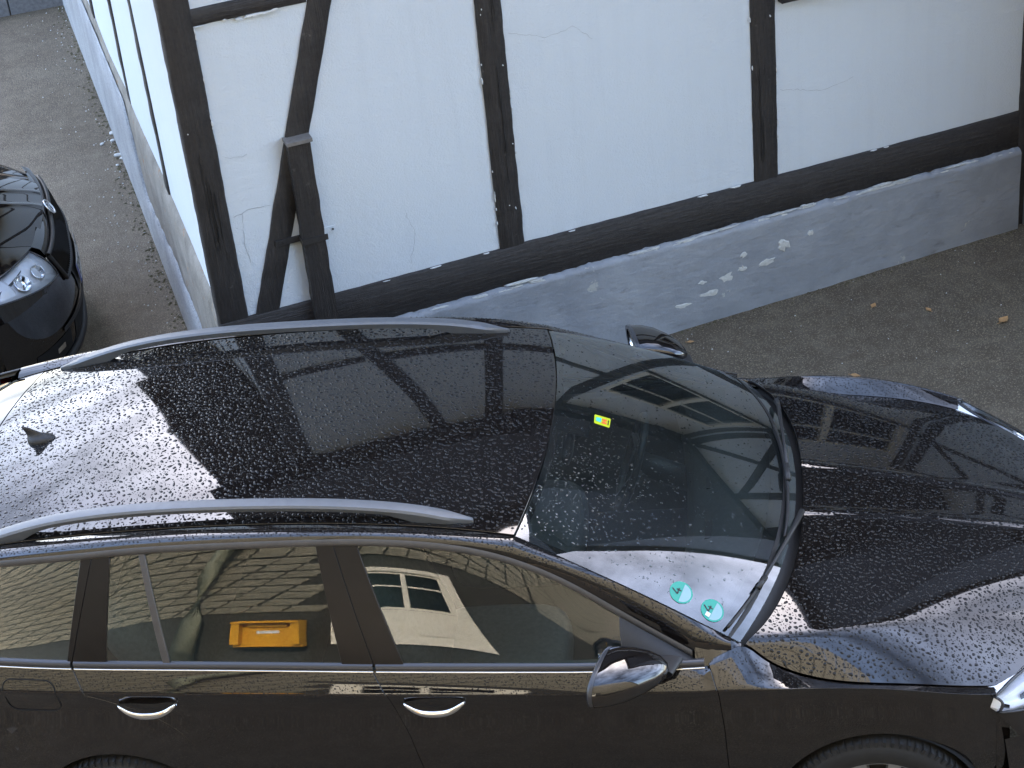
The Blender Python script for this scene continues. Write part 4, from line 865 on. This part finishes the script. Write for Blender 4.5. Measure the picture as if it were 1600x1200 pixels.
# ================================================================== HOUSES SEEN ONLY AS REFLECTIONS
def plain_house(name, x0, x1, y0, y1, h, ridge, label, along_x=True, mat='dark_slate'):
    e = empty(name, ((x0 + x1) / 2, (y0 + y1) / 2, float(ground_z((x0 + x1) / 2, (y0 + y1) / 2)))); tag(e, label, 'house'); a, b = (x1 - x0) / 2, (y1 - y0) / 2
    mb = MB(); mb.box((-a, -b, -.8), (a, b, h)); 
    if along_x: mb.add([(-a, -b, h), (-a, b, h), (-a, 0, ridge), (a, -b, h), (a, b, h), (a, 0, ridge)], [(0, 1, 2), (3, 5, 4)])
    else: mb.add([(-a, -b, h), (a, -b, h), (0, -b, ridge), (-a, b, h), (a, b, h), (0, b, ridge)], [(0, 1, 2), (3, 5, 4)])
    mb.build('wall', mat, e); o = .35; k = (ridge - h)
    for sg in (-1, 1):
        mb = MB()
        if along_x: P = [(-a - o, sg * (b + o), h - k * o / b), (a + o, sg * (b + o), h - k * o / b), (a + o, 0, ridge), (-a - o, 0, ridge)]
        else: P = [(sg * (a + o), -b - o, h - k * o / a), (sg * (a + o), b + o, h - k * o / a), (0, b + o, ridge), (0, -b - o, ridge)]
        mb.add(P + [(x, y, z + .12) for x, y, z in P], [(0, 1, 2, 3), (4, 5, 6, 7), (0, 1, 5, 4), (1, 2, 6, 5), (2, 3, 7, 6), (3, 0, 4, 7)]); mb.build('roof', 'tile_roof', e)
    for fz in (1.6, 4.2):
        for fx in (-.5, .5):
            if fz + 1.2 < h:
                mb = MB(); mb.box((fx * a - .4, -b - .03, fz), (fx * a + .4, -b + .02, fz + 1.2)); wq = mb.build('window', 'white_wood', e); mb = MB(); mb.box((fx * a - .33, -b - .04, fz + .07), (fx * a + .33, -b - .025, fz + 1.13)); mb.build('pane', 'room', wq)
    return e
plain_house('neighbouring_house', -8.9, -6.4, 11.5, 17, 10.5, 13.0, 'tall dark house behind the alley, mirrored at the left of the car roof', False)

# ================================================================== KERB AT THE BACK
kd = np.array([.965, .262]); kp = np.array([-5.56, 7.42]); KST = None
kst = empty('kerb', (kp[0], kp[1], float(ground_z(*kp))), math.atan2(kd[1], kd[0])); tag(kst, 'grey granite kerb closing off the alley at the back', 'kerb')
for i in range(9):
    L = .48; mb = MB(); P = []
    x0 = -(i + 1) * (L + .008); c = .012
    for x, e in ((x0, 0), (x0 + .006, c), (x0 + L - .006, c), (x0 + L, 0)):
        q = c - e * .8; P.append([(x, q * .4, -.2), (x, q * .4, .105), (x, .014 + q * .4, .118 - q * .3), (x, .15, .12 - q * .3), (x, .15, -.2)])
    mb.grid(np.array(P)); mb.build('kerb_stone', 'kerb', kst, False).rotation_euler = (rng.normal(0, .004), 0, 0)

# ================================================================== FACADE OPPOSITE (seen mirrored in the car)
FY = -6.35
fac = empty('slate_hung_house', (-2.0, FY, -.4)); tag(fac, 'slate-clad house mirrored in the side windows of the estate car', 'house')
mb = MB(); mb.box((-9, -6, -.3), (-1.12, -.03, 8.6)); mb.box((-.10, -6, -.3), (9, -.03, 8.6)); mb.box((-1.12, -6, 2.3), (-.10, -.03, 8.6)); mb.box((-1.12, -6, -.3), (-.10, -.03, .5))
M['fac_wall'] = varied('facade_wall_shade', (.022, .021, .016), .85, .15, 6, .3)  # dark wall; its colour also paints the shadow lines between the slates
mb.build('wall', 'fac_wall', fac)
SW, SH = .290, .165
ol = [(-.145, .0), (-.138, .048), (-.100, .090), (-.090, .143), (.176, .143), (.166, .090), (.128, .048), (.121, .0)]
sv = [(x, .0, z) for x, z in ol] + [(x, .012 if z < .1 else .003, z) for x, z in ol]; n8 = 8
sme = bpy.data.meshes.new('slate'); sme.from_pydata(sv, [], [tuple(range(15, 7, -1)), tuple(range(8))] + [(i, i + 8, (i + 1) % 8 + 8, (i + 1) % 8) for i in range(8)]); sme.materials.append(M['slate']); sme.update()
cells = [(i, j) for j in range(60) for i in range(-36, 46)]
cells = [(i * SW + (j * .10) % SW, 1.30 + j * SH) for i, j in cells]
def clear(x, z): return not (-1.40 < x < 1.2 and z < 2.62)  # bare dark wall above the window imitates shade under an overhang
cells = [c for c in cells if -7.0 < c[0] < 8.6 and clear(*c)]
cells.sort(key=lambda c: abs(c[0] + 2.4) * .8 + abs(c[1] - 2.6))
for x, z in cells[:300]:
    o = bpy.data.objects.new('slate', sme); COL.objects.link(o); o.parent = fac; o.location = (x + rng.normal(0, .004), -.030 + .012, z + rng.normal(0, .003)); o.rotation_euler = (rng.normal(.03, .008), rng.normal(0, .012), 0)
SV = np.array(sv); mb = MB()
for x, z in cells[300:]: mb.add(SV + np.array([x + rng.normal(0, .004), -.018, z + rng.normal(0, .003)]), [tuple(range(15, 7, -1))] + [(i, i + 8, (i + 1) % 8 + 8, (i + 1) % 8) for i in range(8)])
tag(mb.build('slate_cladding', 'slate', fac), kind='stuff')
# door with glazed upper half
def facf(s, o, z): return (s, o, z)
window(facf, -1.10, -.12, 1.35, 2.25, name='white_window', nm=2, par=fac)
mb = MB(); mb.box((-1.25, -.02, .5), (.02, .02, 1.34)); mb.box((-1.25, -.02, 2.25), (.02, .03, 2.34)); mb.box((-1.25, -.02, 1.34), (-1.10, .03, 2.25)); mb.box((-.12, -.02, 1.34), (.02, .03, 2.25)); dp = mb.build('white_panelling', 'white_wood', fac)
for x in (-1.12, -.54): 
    mb = MB(); mb.box((x, .02, .75), (x + .42, .035, 1.15)); mb.build('raised_panel', 'white_wood', dp)
# downpipe
dpipe = MB(); dpipe.tube([(-1.62, .16, 7.8), (-1.62, .16, 4.3), (-1.66, .16, 4.0), (-1.80, .15, 3.6), (-2.12, .14, 2.85), (-2.22, .13, 2.55), (-2.25, .13, 2.2), (-2.25, .13, 1.2), (-2.25, .13, .1)], .085, 16); dpipe.build('downpipe', 'zinc', fac, True)
# letterbox
lb = empty('letterbox', (-3.66, FY + .03, .06)); tag(lb, 'yellow letterbox on the slate house mirrored in the rear door window', 'letterbox')
mb = MB(); mb.box((-.24, 0, 0), (.24, .12, .08)); mb.box((-.24, 0, .08), (-.18, .20, .60)); mb.box((.18, 0, .08), (.24, .20, .60)); mb.box((-.24, 0, .60), (.24, .23, .64)); mb.box((-.18, 0, .08), (.18, .11, .60)); mb.build('case', 'yellow', lb)
mb = MB(); mb.box((-.14, .11, .50), (.14, .15, .55)); mb.build('flap', 'yellow', lb)
mb = MB(); mb.box((-.08, .11, .33), (.08, .115, .40)); mb.build('label_plate', 'plate', lb)

# ================================================================== CARS
MC = Matrix([list(RW[0]) + [0], list(RW[1]) + [0], list(RW[2]) + [0], [0, 0, 0, 1]])
car = empty('estate_car', mat=MC)
tag(car, 'wet black estate car with silver roof rails, covered in raindrops', 'car', 'parked cars')
K = build_car(car)
def copy_tree(o, parent=None, skip=()):
    c = o.copy(); COL.objects.link(c)
    if parent is not None: c.parent = parent; c.matrix_parent_inverse = o.matrix_parent_inverse.copy()
    for ch in list(o.children):
        if ch.name.split('.')[0] not in skip: copy_tree(ch, c, skip)
    return c
fwd = math.atan2(.37, .93); lx, ly = -4.885, 2.67
c2 = copy_tree(car, None, ('grille_slat_none',))
tag(c2, 'black parked car with only its nose, badge and headlight in view at left', 'car', 'parked cars')
c2.matrix_world = Matrix.Translation((lx, ly, float(ground_z(lx, ly)))) @ MC @ Matrix.Rotation(fwd, 4, 'Z')

# ---- stickers on the windscreen
def on_ws(s, t, d=.0015):
    e = 1e-3; p = ws_pt(np.array(s), np.array(t)); a = ws_pt(np.array(s + e), np.array(t)) - p; b = ws_pt(np.array(s), np.array(t + e)) - p; n = np.cross(a, b); n /= np.linalg.norm(n); n *= np.sign(n[2]); return p + n * d, a / np.linalg.norm(a), b / np.linalg.norm(b), n
def round_sticker(s, t, rot):
    p, ea, eb, n = on_ws(s, t); eb = np.cross(n, ea); R = .041; cs, sn = math.cos(rot), math.sin(rot); u = ea * cs + eb * sn; v = -ea * sn + eb * cs
    th = np.linspace(0, 2 * np.pi, 33)[:-1]; st = mesh('emission_sticker', [p + u * R * math.cos(a) + v * R * math.sin(a) for a in th], [tuple(range(32))], 'green_st', K['ws'])
    mb = MB(); hv = [p + n * .0004 + u * R * .86 * math.cos(a) + v * R * .86 * math.sin(a) for a in np.linspace(-np.pi * .98, -.02 * np.pi + .0, 20)]; mb.add(hv, [tuple(range(20))]); mb.build('writing_field', 'pale_st', st)
    mb = MB(); k = R * .42
    def bar(a, b, wd):
        a = np.array(a); b = np.array(b); d = (b - a) / np.linalg.norm(b - a); q = np.array([-d[1], d[0]]) * wd; mb.add([p + n * .0009 + u * x * k + v * (y * k + R * .42) for x, y in (a - q, b - q, b + q, a + q)], [(0, 1, 2, 3)])
    bar((.05, .95), (-.65, -.35), .13); bar((-.70, -.35), (.70, -.35), .13); bar((.28, .1), (.28, -.95), .13); mb.build('number_four', 'ink', st)
    return st, p, u, v, n
round_sticker(-.908, .728, .12)
st, p, u, v, n = round_sticker(-.922, .874, .05)
R = .041; mb = MB(); mb.add([p + n * .0012 + u * R * x + v * R * y for x, y in ((-.75, .0), (-.35, .0), (-.35, .38), (-.75, .38))], [(0, 1, 2, 3)]); mb.build('white_label', 'white', st)
q = [on_ws(*c, .0015)[0] for c in ((.098, .174), (.089, .244), (.005, .242), (.017, .175))]
def qp(a, b, d=0.): n_ = on_ws(.05, .2)[3]; return lerp(lerp(q[0], q[1], a), lerp(q[3], q[2], a), b) + n_ * d
rr = [(.06, 0), (.94, 0), (1, .08), (1, .92), (.94, 1), (.06, 1), (0, .92), (0, .08)]
vg = mesh('toll_sticker', [qp(*c) for c in rr], [tuple(range(8))], 'yel_st', K['ws'])
for nm, cc, mt in (('sticker_print', [(.10, .28), (.45, .22), (.42, .72), (.12, .70)], 'cyan_st'), ('sticker_print', [(.48, .25), (.80, .25), (.80, .40), (.62, .50), (.80, .62), (.80, .78), (.48, .78), (.48, .62), (.58, .50), (.48, .38)], 'red_st'), ('sticker_print', [(.85, .25), (.92, .25), (.92, .78), (.85, .78)], 'ink')):
    mesh(nm, [qp(*c, .0006) for c in cc], [tuple(range(len(cc)))], mt, vg)

# ---- raindrops on the wet estate car
def drops(fn, n, s0, s1, t0, t1, rmin, rmax, name, mat, sgn=1, weight=None, seed=1, flat=.34, el=(1., 2.4)):
    r = np.random.default_rng(seed); S = r.uniform(s0, s1, n); T = r.uniform(t0, t1, n)
    # keep drops apart with a coarse hash in parameter space
    if weight is not None:
        k = r.random(n) < weight(S, T); S, T = S[k], T[k]; n = len(S)
    e = 1e-3; P = fn(S, T); A = fn(S + e, T) - P; B = fn(S, T + e) - P
    if sgn < 0: 
        for q_ in (P, A, B): q_[:, 1] *= -1
    N = np.cross(A, B); N /= np.linalg.norm(N, axis=1)[:, None]; N *= np.where((N[:, 2] < 0), -1, 1)[:, None]
    rad = rmin * (rmax / rmin) ** (r.random(n) ** 2.1)
    cell = {}; keep = []; order = np.argsort(-rad); h = rmax * 2.2
    for i in order:
        c = tuple((P[i] / h).astype(int)); ok = True
        for dx in (-1, 0, 1):
            for dy in (-1, 0, 1):
                for dz in (-1, 0, 1):
                    for j in cell.get((c[0] + dx, c[1] + dy, c[2] + dz), ()):
                        if ((P[i] - P[j]) ** 2).sum() < (1.18 * (rad[i] + rad[j])) ** 2: ok = False; break
                    if not ok: break
                if not ok: break
            if not ok: break
        if ok: cell.setdefault(c, []).append(i); keep.append(i)
    keep = np.array(keep); P, N, rad = P[keep], N[keep], rad[keep]; n = len(keep)
    ang = r.normal(-.5, .7, n); ref = np.array([1., 0, 0]); U_ = ref - N * (N @ ref)[:, None]; U_ /= np.linalg.norm(U_, axis=1)[:, None]; V_ = np.cross(N, U_)
    ea = U_ * np.cos(ang)[:, None] + V_ * np.sin(ang)[:, None]; eb = np.cross(N, ea); el_ = np.sqrt(r.uniform(*el, n)); m_ = 7; th = np.arange(m_) * 2 * np.pi / m_
    ph2 = r.uniform(0, 6.28, n); ph3 = r.uniform(0, 6.28, n); shp = 1 + .13 * np.cos(2 * th[None] + ph2[:, None]) + .13 * np.cos(3 * th[None] + ph3[:, None])
    rings = []
    for q_, hh in ((1., -.03), (.90, .50), (.60, .86)):
        x = (rad * el_)[:, None] * shp * q_ * np.cos(th); y = (rad / el_)[:, None] * shp * q_ * np.sin(th); rings.append(P[:, None] + ea[:, None] * x[..., None] + eb[:, None] * y[..., None] + N[:, None] * (hh * flat * rad)[:, None, None])
    top = P + N * (flat * rad)[:, None]; V = np.concatenate([np.stack(rings, 1).reshape(n, -1, 3), top[:, None]], 1)
    base = []
    for k in range(2):
        for i in range(m_): base.append((k * m_ + i, k * m_ + (i + 1) % m_, (k + 1) * m_ + (i + 1) % m_, (k + 1) * m_ + i))
    tri = [(2 * m_ + i, 2 * m_ + (i + 1) % m_, 3 * m_) for i in range(m_)]
    nv = 3 * m_ + 1; me = bpy.data.meshes.new(name); off = np.arange(n) * nv
    Q = (np.array(base)[None] + off[:, None, None]).reshape(-1, 4); Tt = (np.array(tri)[None] + off[:, None, None]).reshape(-1, 3)
    me.vertices.add(n * nv); me.vertices.foreach_set('co', V.reshape(-1)); lv = np.concatenate([Q.reshape(-1), Tt.reshape(-1)]); me.loops.add(len(lv)); me.loops.foreach_set('vertex_index', lv.astype(np.int32))
    np_ = len(Q) + len(Tt); me.polygons.add(np_); st_ = np.concatenate([np.arange(len(Q)) * 4, len(Q) * 4 + np.arange(len(Tt)) * 3]); me.polygons.foreach_set('loop_start', st_.astype(np.int32)); me.polygons.foreach_set('use_smooth', np.ones(np_, bool)); me.update(calc_edges=True); me.validate()
    me.materials.append(M[mat]); o = bpy.data.objects.new(name, me); COL.objects.link(o); o.parent = car; tag(o, kind='stuff'); return o
drops(roof_pt, 30000, -.985, .985, .005, .995, .0016, .0078, 'roof_raindrops', 'drop', seed=11)
drops(hood_pt, 27000, -.99, .99, .01, .95, .0015, .0074, 'bonnet_raindrops', 'drop', seed=12)
drops(ws_pt, 5200, -.94, .94, .01, .95, .0020, .0052, 'windscreen_raindrops', 'drop_glass', seed=13, weight=lambda s, t: np.clip(.16 + 1.1 * np.exp(-((s + .45) / .4) ** 2 - ((t - .1) / .35) ** 2), 0, 1), el=(1., 1.5))
for sg in (-1, 1):
    drops(cant_pt, 2600, -3.2, -.5, .05, .75, .0018, .0045, 'rail_raindrops', 'drop', sg, seed=14)
    drops(shoulder_pt, 4200, -3.4, -.55, .08, .96, .0014, .0034, 'shoulder_raindrops', 'drop', sg, seed=15)
    drops(shoulder_pt, 900, -.50, .40, .1, .96, .0018, .0038, 'fender_raindrops', 'drop', sg, seed=16)

# ================================================================== SMALL THINGS ON THE GROUND
M['leaf_tan'] = varied('leaf_tan', (.42, .24, .10), .7, .25, 60); M['leaf_rust'] = varied('leaf_rust', (.35, .10, .02), .7, .3, 60)
def leaf(x, y, L, rz, label, mat='leaf_tan', curl=.25):
    z = float(ground_z(x, y)) + .004; e = empty('fallen_leaf', (x, y, z), rz); tag(e, label, 'leaf', 'fallen leaves'); P = []
    for u in np.linspace(0, 1, 9):
        w_ = .30 * L * math.sin(math.pi * u ** .75) ** 1.25 * (1 + .18 * math.sin(u * 19)) + .0008; P.append([((u - .5) * L, k * w_, .3 * L * curl * (abs(k) ** 1.5) + .25 * L * curl * (u - .5) ** 2 + .002) for k in np.linspace(-1, 1, 7)])
    mb = MB(); mb.grid(np.array(P)); mb.build('blade', mat, e, True); mb = MB(); mb.tube([(-.5 * L, 0, .003), (-.8 * L, .03 * L, .006)], .0012, 5); mb.build('stalk', mat, e)
leaf(-.398, 2.80, .085, .4, 'curled rust-red leaf lying against the grey plinth', 'leaf_rust', 1.0)
leaf(.115, 2.656, .045, 1.2, 'small tan leaf on the asphalt below the plinth, nearest the rust-red leaf')
leaf(.378, 2.60, .04, 2.2, 'small tan leaf mid-way between wall and bonnet, centre of three')
leaf(.729, 2.47, .07, .9, 'long pale folded leaf on the asphalt near the right edge')
leaf(-.784, 2.365, .035, .2, 'tiny tan leaf just beyond the far door mirror')
leaf(.006, 2.06, .045, -.3, 'tan leaf close behind the bonnet of the estate car')
def pebble(x, y, r, label, seed):
    q = np.random.default_rng(seed); o = rounded((0, 0, r * .2), (r, r * q.uniform(.6, .9), r * .35), 'plaster_crumb', 'flake', None, e=.8, n=7, m_=9); o.location = (x, y, float(ground_z(x, y))); o.rotation_euler = (0, 0, q.uniform(0, 6)); tag(o, label, 'crumb', 'plaster crumbs'); return o
CL = ['largest white crumb of the farther cluster by the side plinth', 'white crumb left of the farther cluster by the side plinth', 'white crumb right of the farther cluster by the side plinth', 'white crumb lowest in the farther cluster by the side plinth', 'largest white crumb of the nearer cluster by the side plinth', 'middle white crumb of the nearer cluster by the side plinth', 'small white crumb nearest the camera by the side plinth']
for k, (x, y, r) in enumerate(((-4.634, 5.221, .024), (-4.60, 5.12, .018), (-4.56, 5.17, .016), (-4.66, 5.08, .018), (-4.50, 4.907, .030), (-4.46, 4.87, .020), (-4.47, 4.78, .014))):
    pebble(x, y, r, CL[k], 500 + k)
mb = MB(); q = np.random.default_rng(77)
for k in range(260):
    al = q.uniform(.2, 7.5); o_ = abs(q.normal(0, .16)) + .03; x = -2.843 - .426 * al - .905 * o_; y = 1.476 + .905 * al - .426 * o_; r = q.uniform(.002, .008); z = float(ground_z(x, y)); a = q.uniform(0, 6)
    mb.add([(x + r * math.cos(a + i * 1.571), y + r * math.sin(a + i * 1.571), z - .001) for i in range(4)] + [(x, y, z + r * .9)], [(0, 1, 4), (1, 2, 4), (2, 3, 4), (3, 0, 4)])
for k in range(110):
    s_ = q.uniform(-1.2, 2.5); o_ = abs(q.normal(0, .5)) + .07; x = -.083 + .8846 * s_ + .4664 * o_; y = 2.931 + .4664 * s_ - .8846 * o_; r = q.uniform(.0015, .006); z = float(ground_z(x, y)); a = q.uniform(0, 6)
    mb.add([(x + r * math.cos(a + i * 1.571), y + r * math.sin(a + i * 1.571), z - .001) for i in range(4)] + [(x, y, z + r * .8)], [(0, 1, 4), (1, 2, 4), (2, 3, 4), (3, 0, 4)])
g = mb.build('grit', 'flake', None)
mb = MB()
for k in range(700):
    al = q.uniform(.1, 7.6); o_ = abs(q.normal(0, .045)) + .02; x = -2.843 - .426 * al - .905 * o_; y = 1.476 + .905 * al - .426 * o_; r = q.uniform(.004, .016); z = float(ground_z(x, y)); a = q.uniform(0, 6)
    mb.add([(x + r * q.uniform(.6, 1.3) * math.cos(a + i * 1.257), y + r * q.uniform(.6, 1.3) * math.sin(a + i * 1.257), z - .002) for i in range(5)] + [(x, y, z + r * .5)], [(i, (i + 1) % 5, 5) for i in range(5)])
for k in range(260):
    s_ = q.uniform(-1.0, 1.3); o_ = abs(q.normal(0, .02)) + .055; x = -.083 + .8846 * s_ + .4664 * o_; y = 2.931 + .4664 * s_ - .8846 * o_; r = q.uniform(.003, .010); z = float(ground_z(x, y)); a = q.uniform(0, 6)
    mb.add([(x + r * q.uniform(.6, 1.3) * math.cos(a + i * 1.257), y + r * q.uniform(.6, 1.3) * math.sin(a + i * 1.257), z - .002) for i in range(5)] + [(x, y, z + r * .5)], [(i, (i + 1) % 5, 5) for i in range(5)])
tag(mb.build('moss_and_dirt', 'moss', None), 'brown moss and dirt in the joint between asphalt and walls', 'moss', kind='stuff'); tag(g, 'loose pale grit along the foot of the walls', 'grit', kind='stuff')
o = rounded((0, 0, .02), (.09, .06, .05), 'foot_stone', 'flake', None, e=.7); o.location = (1.02, 3.36, float(ground_z(1.02, 3.36))); tag(o, 'pale stone at the foot of the door post', 'stone')
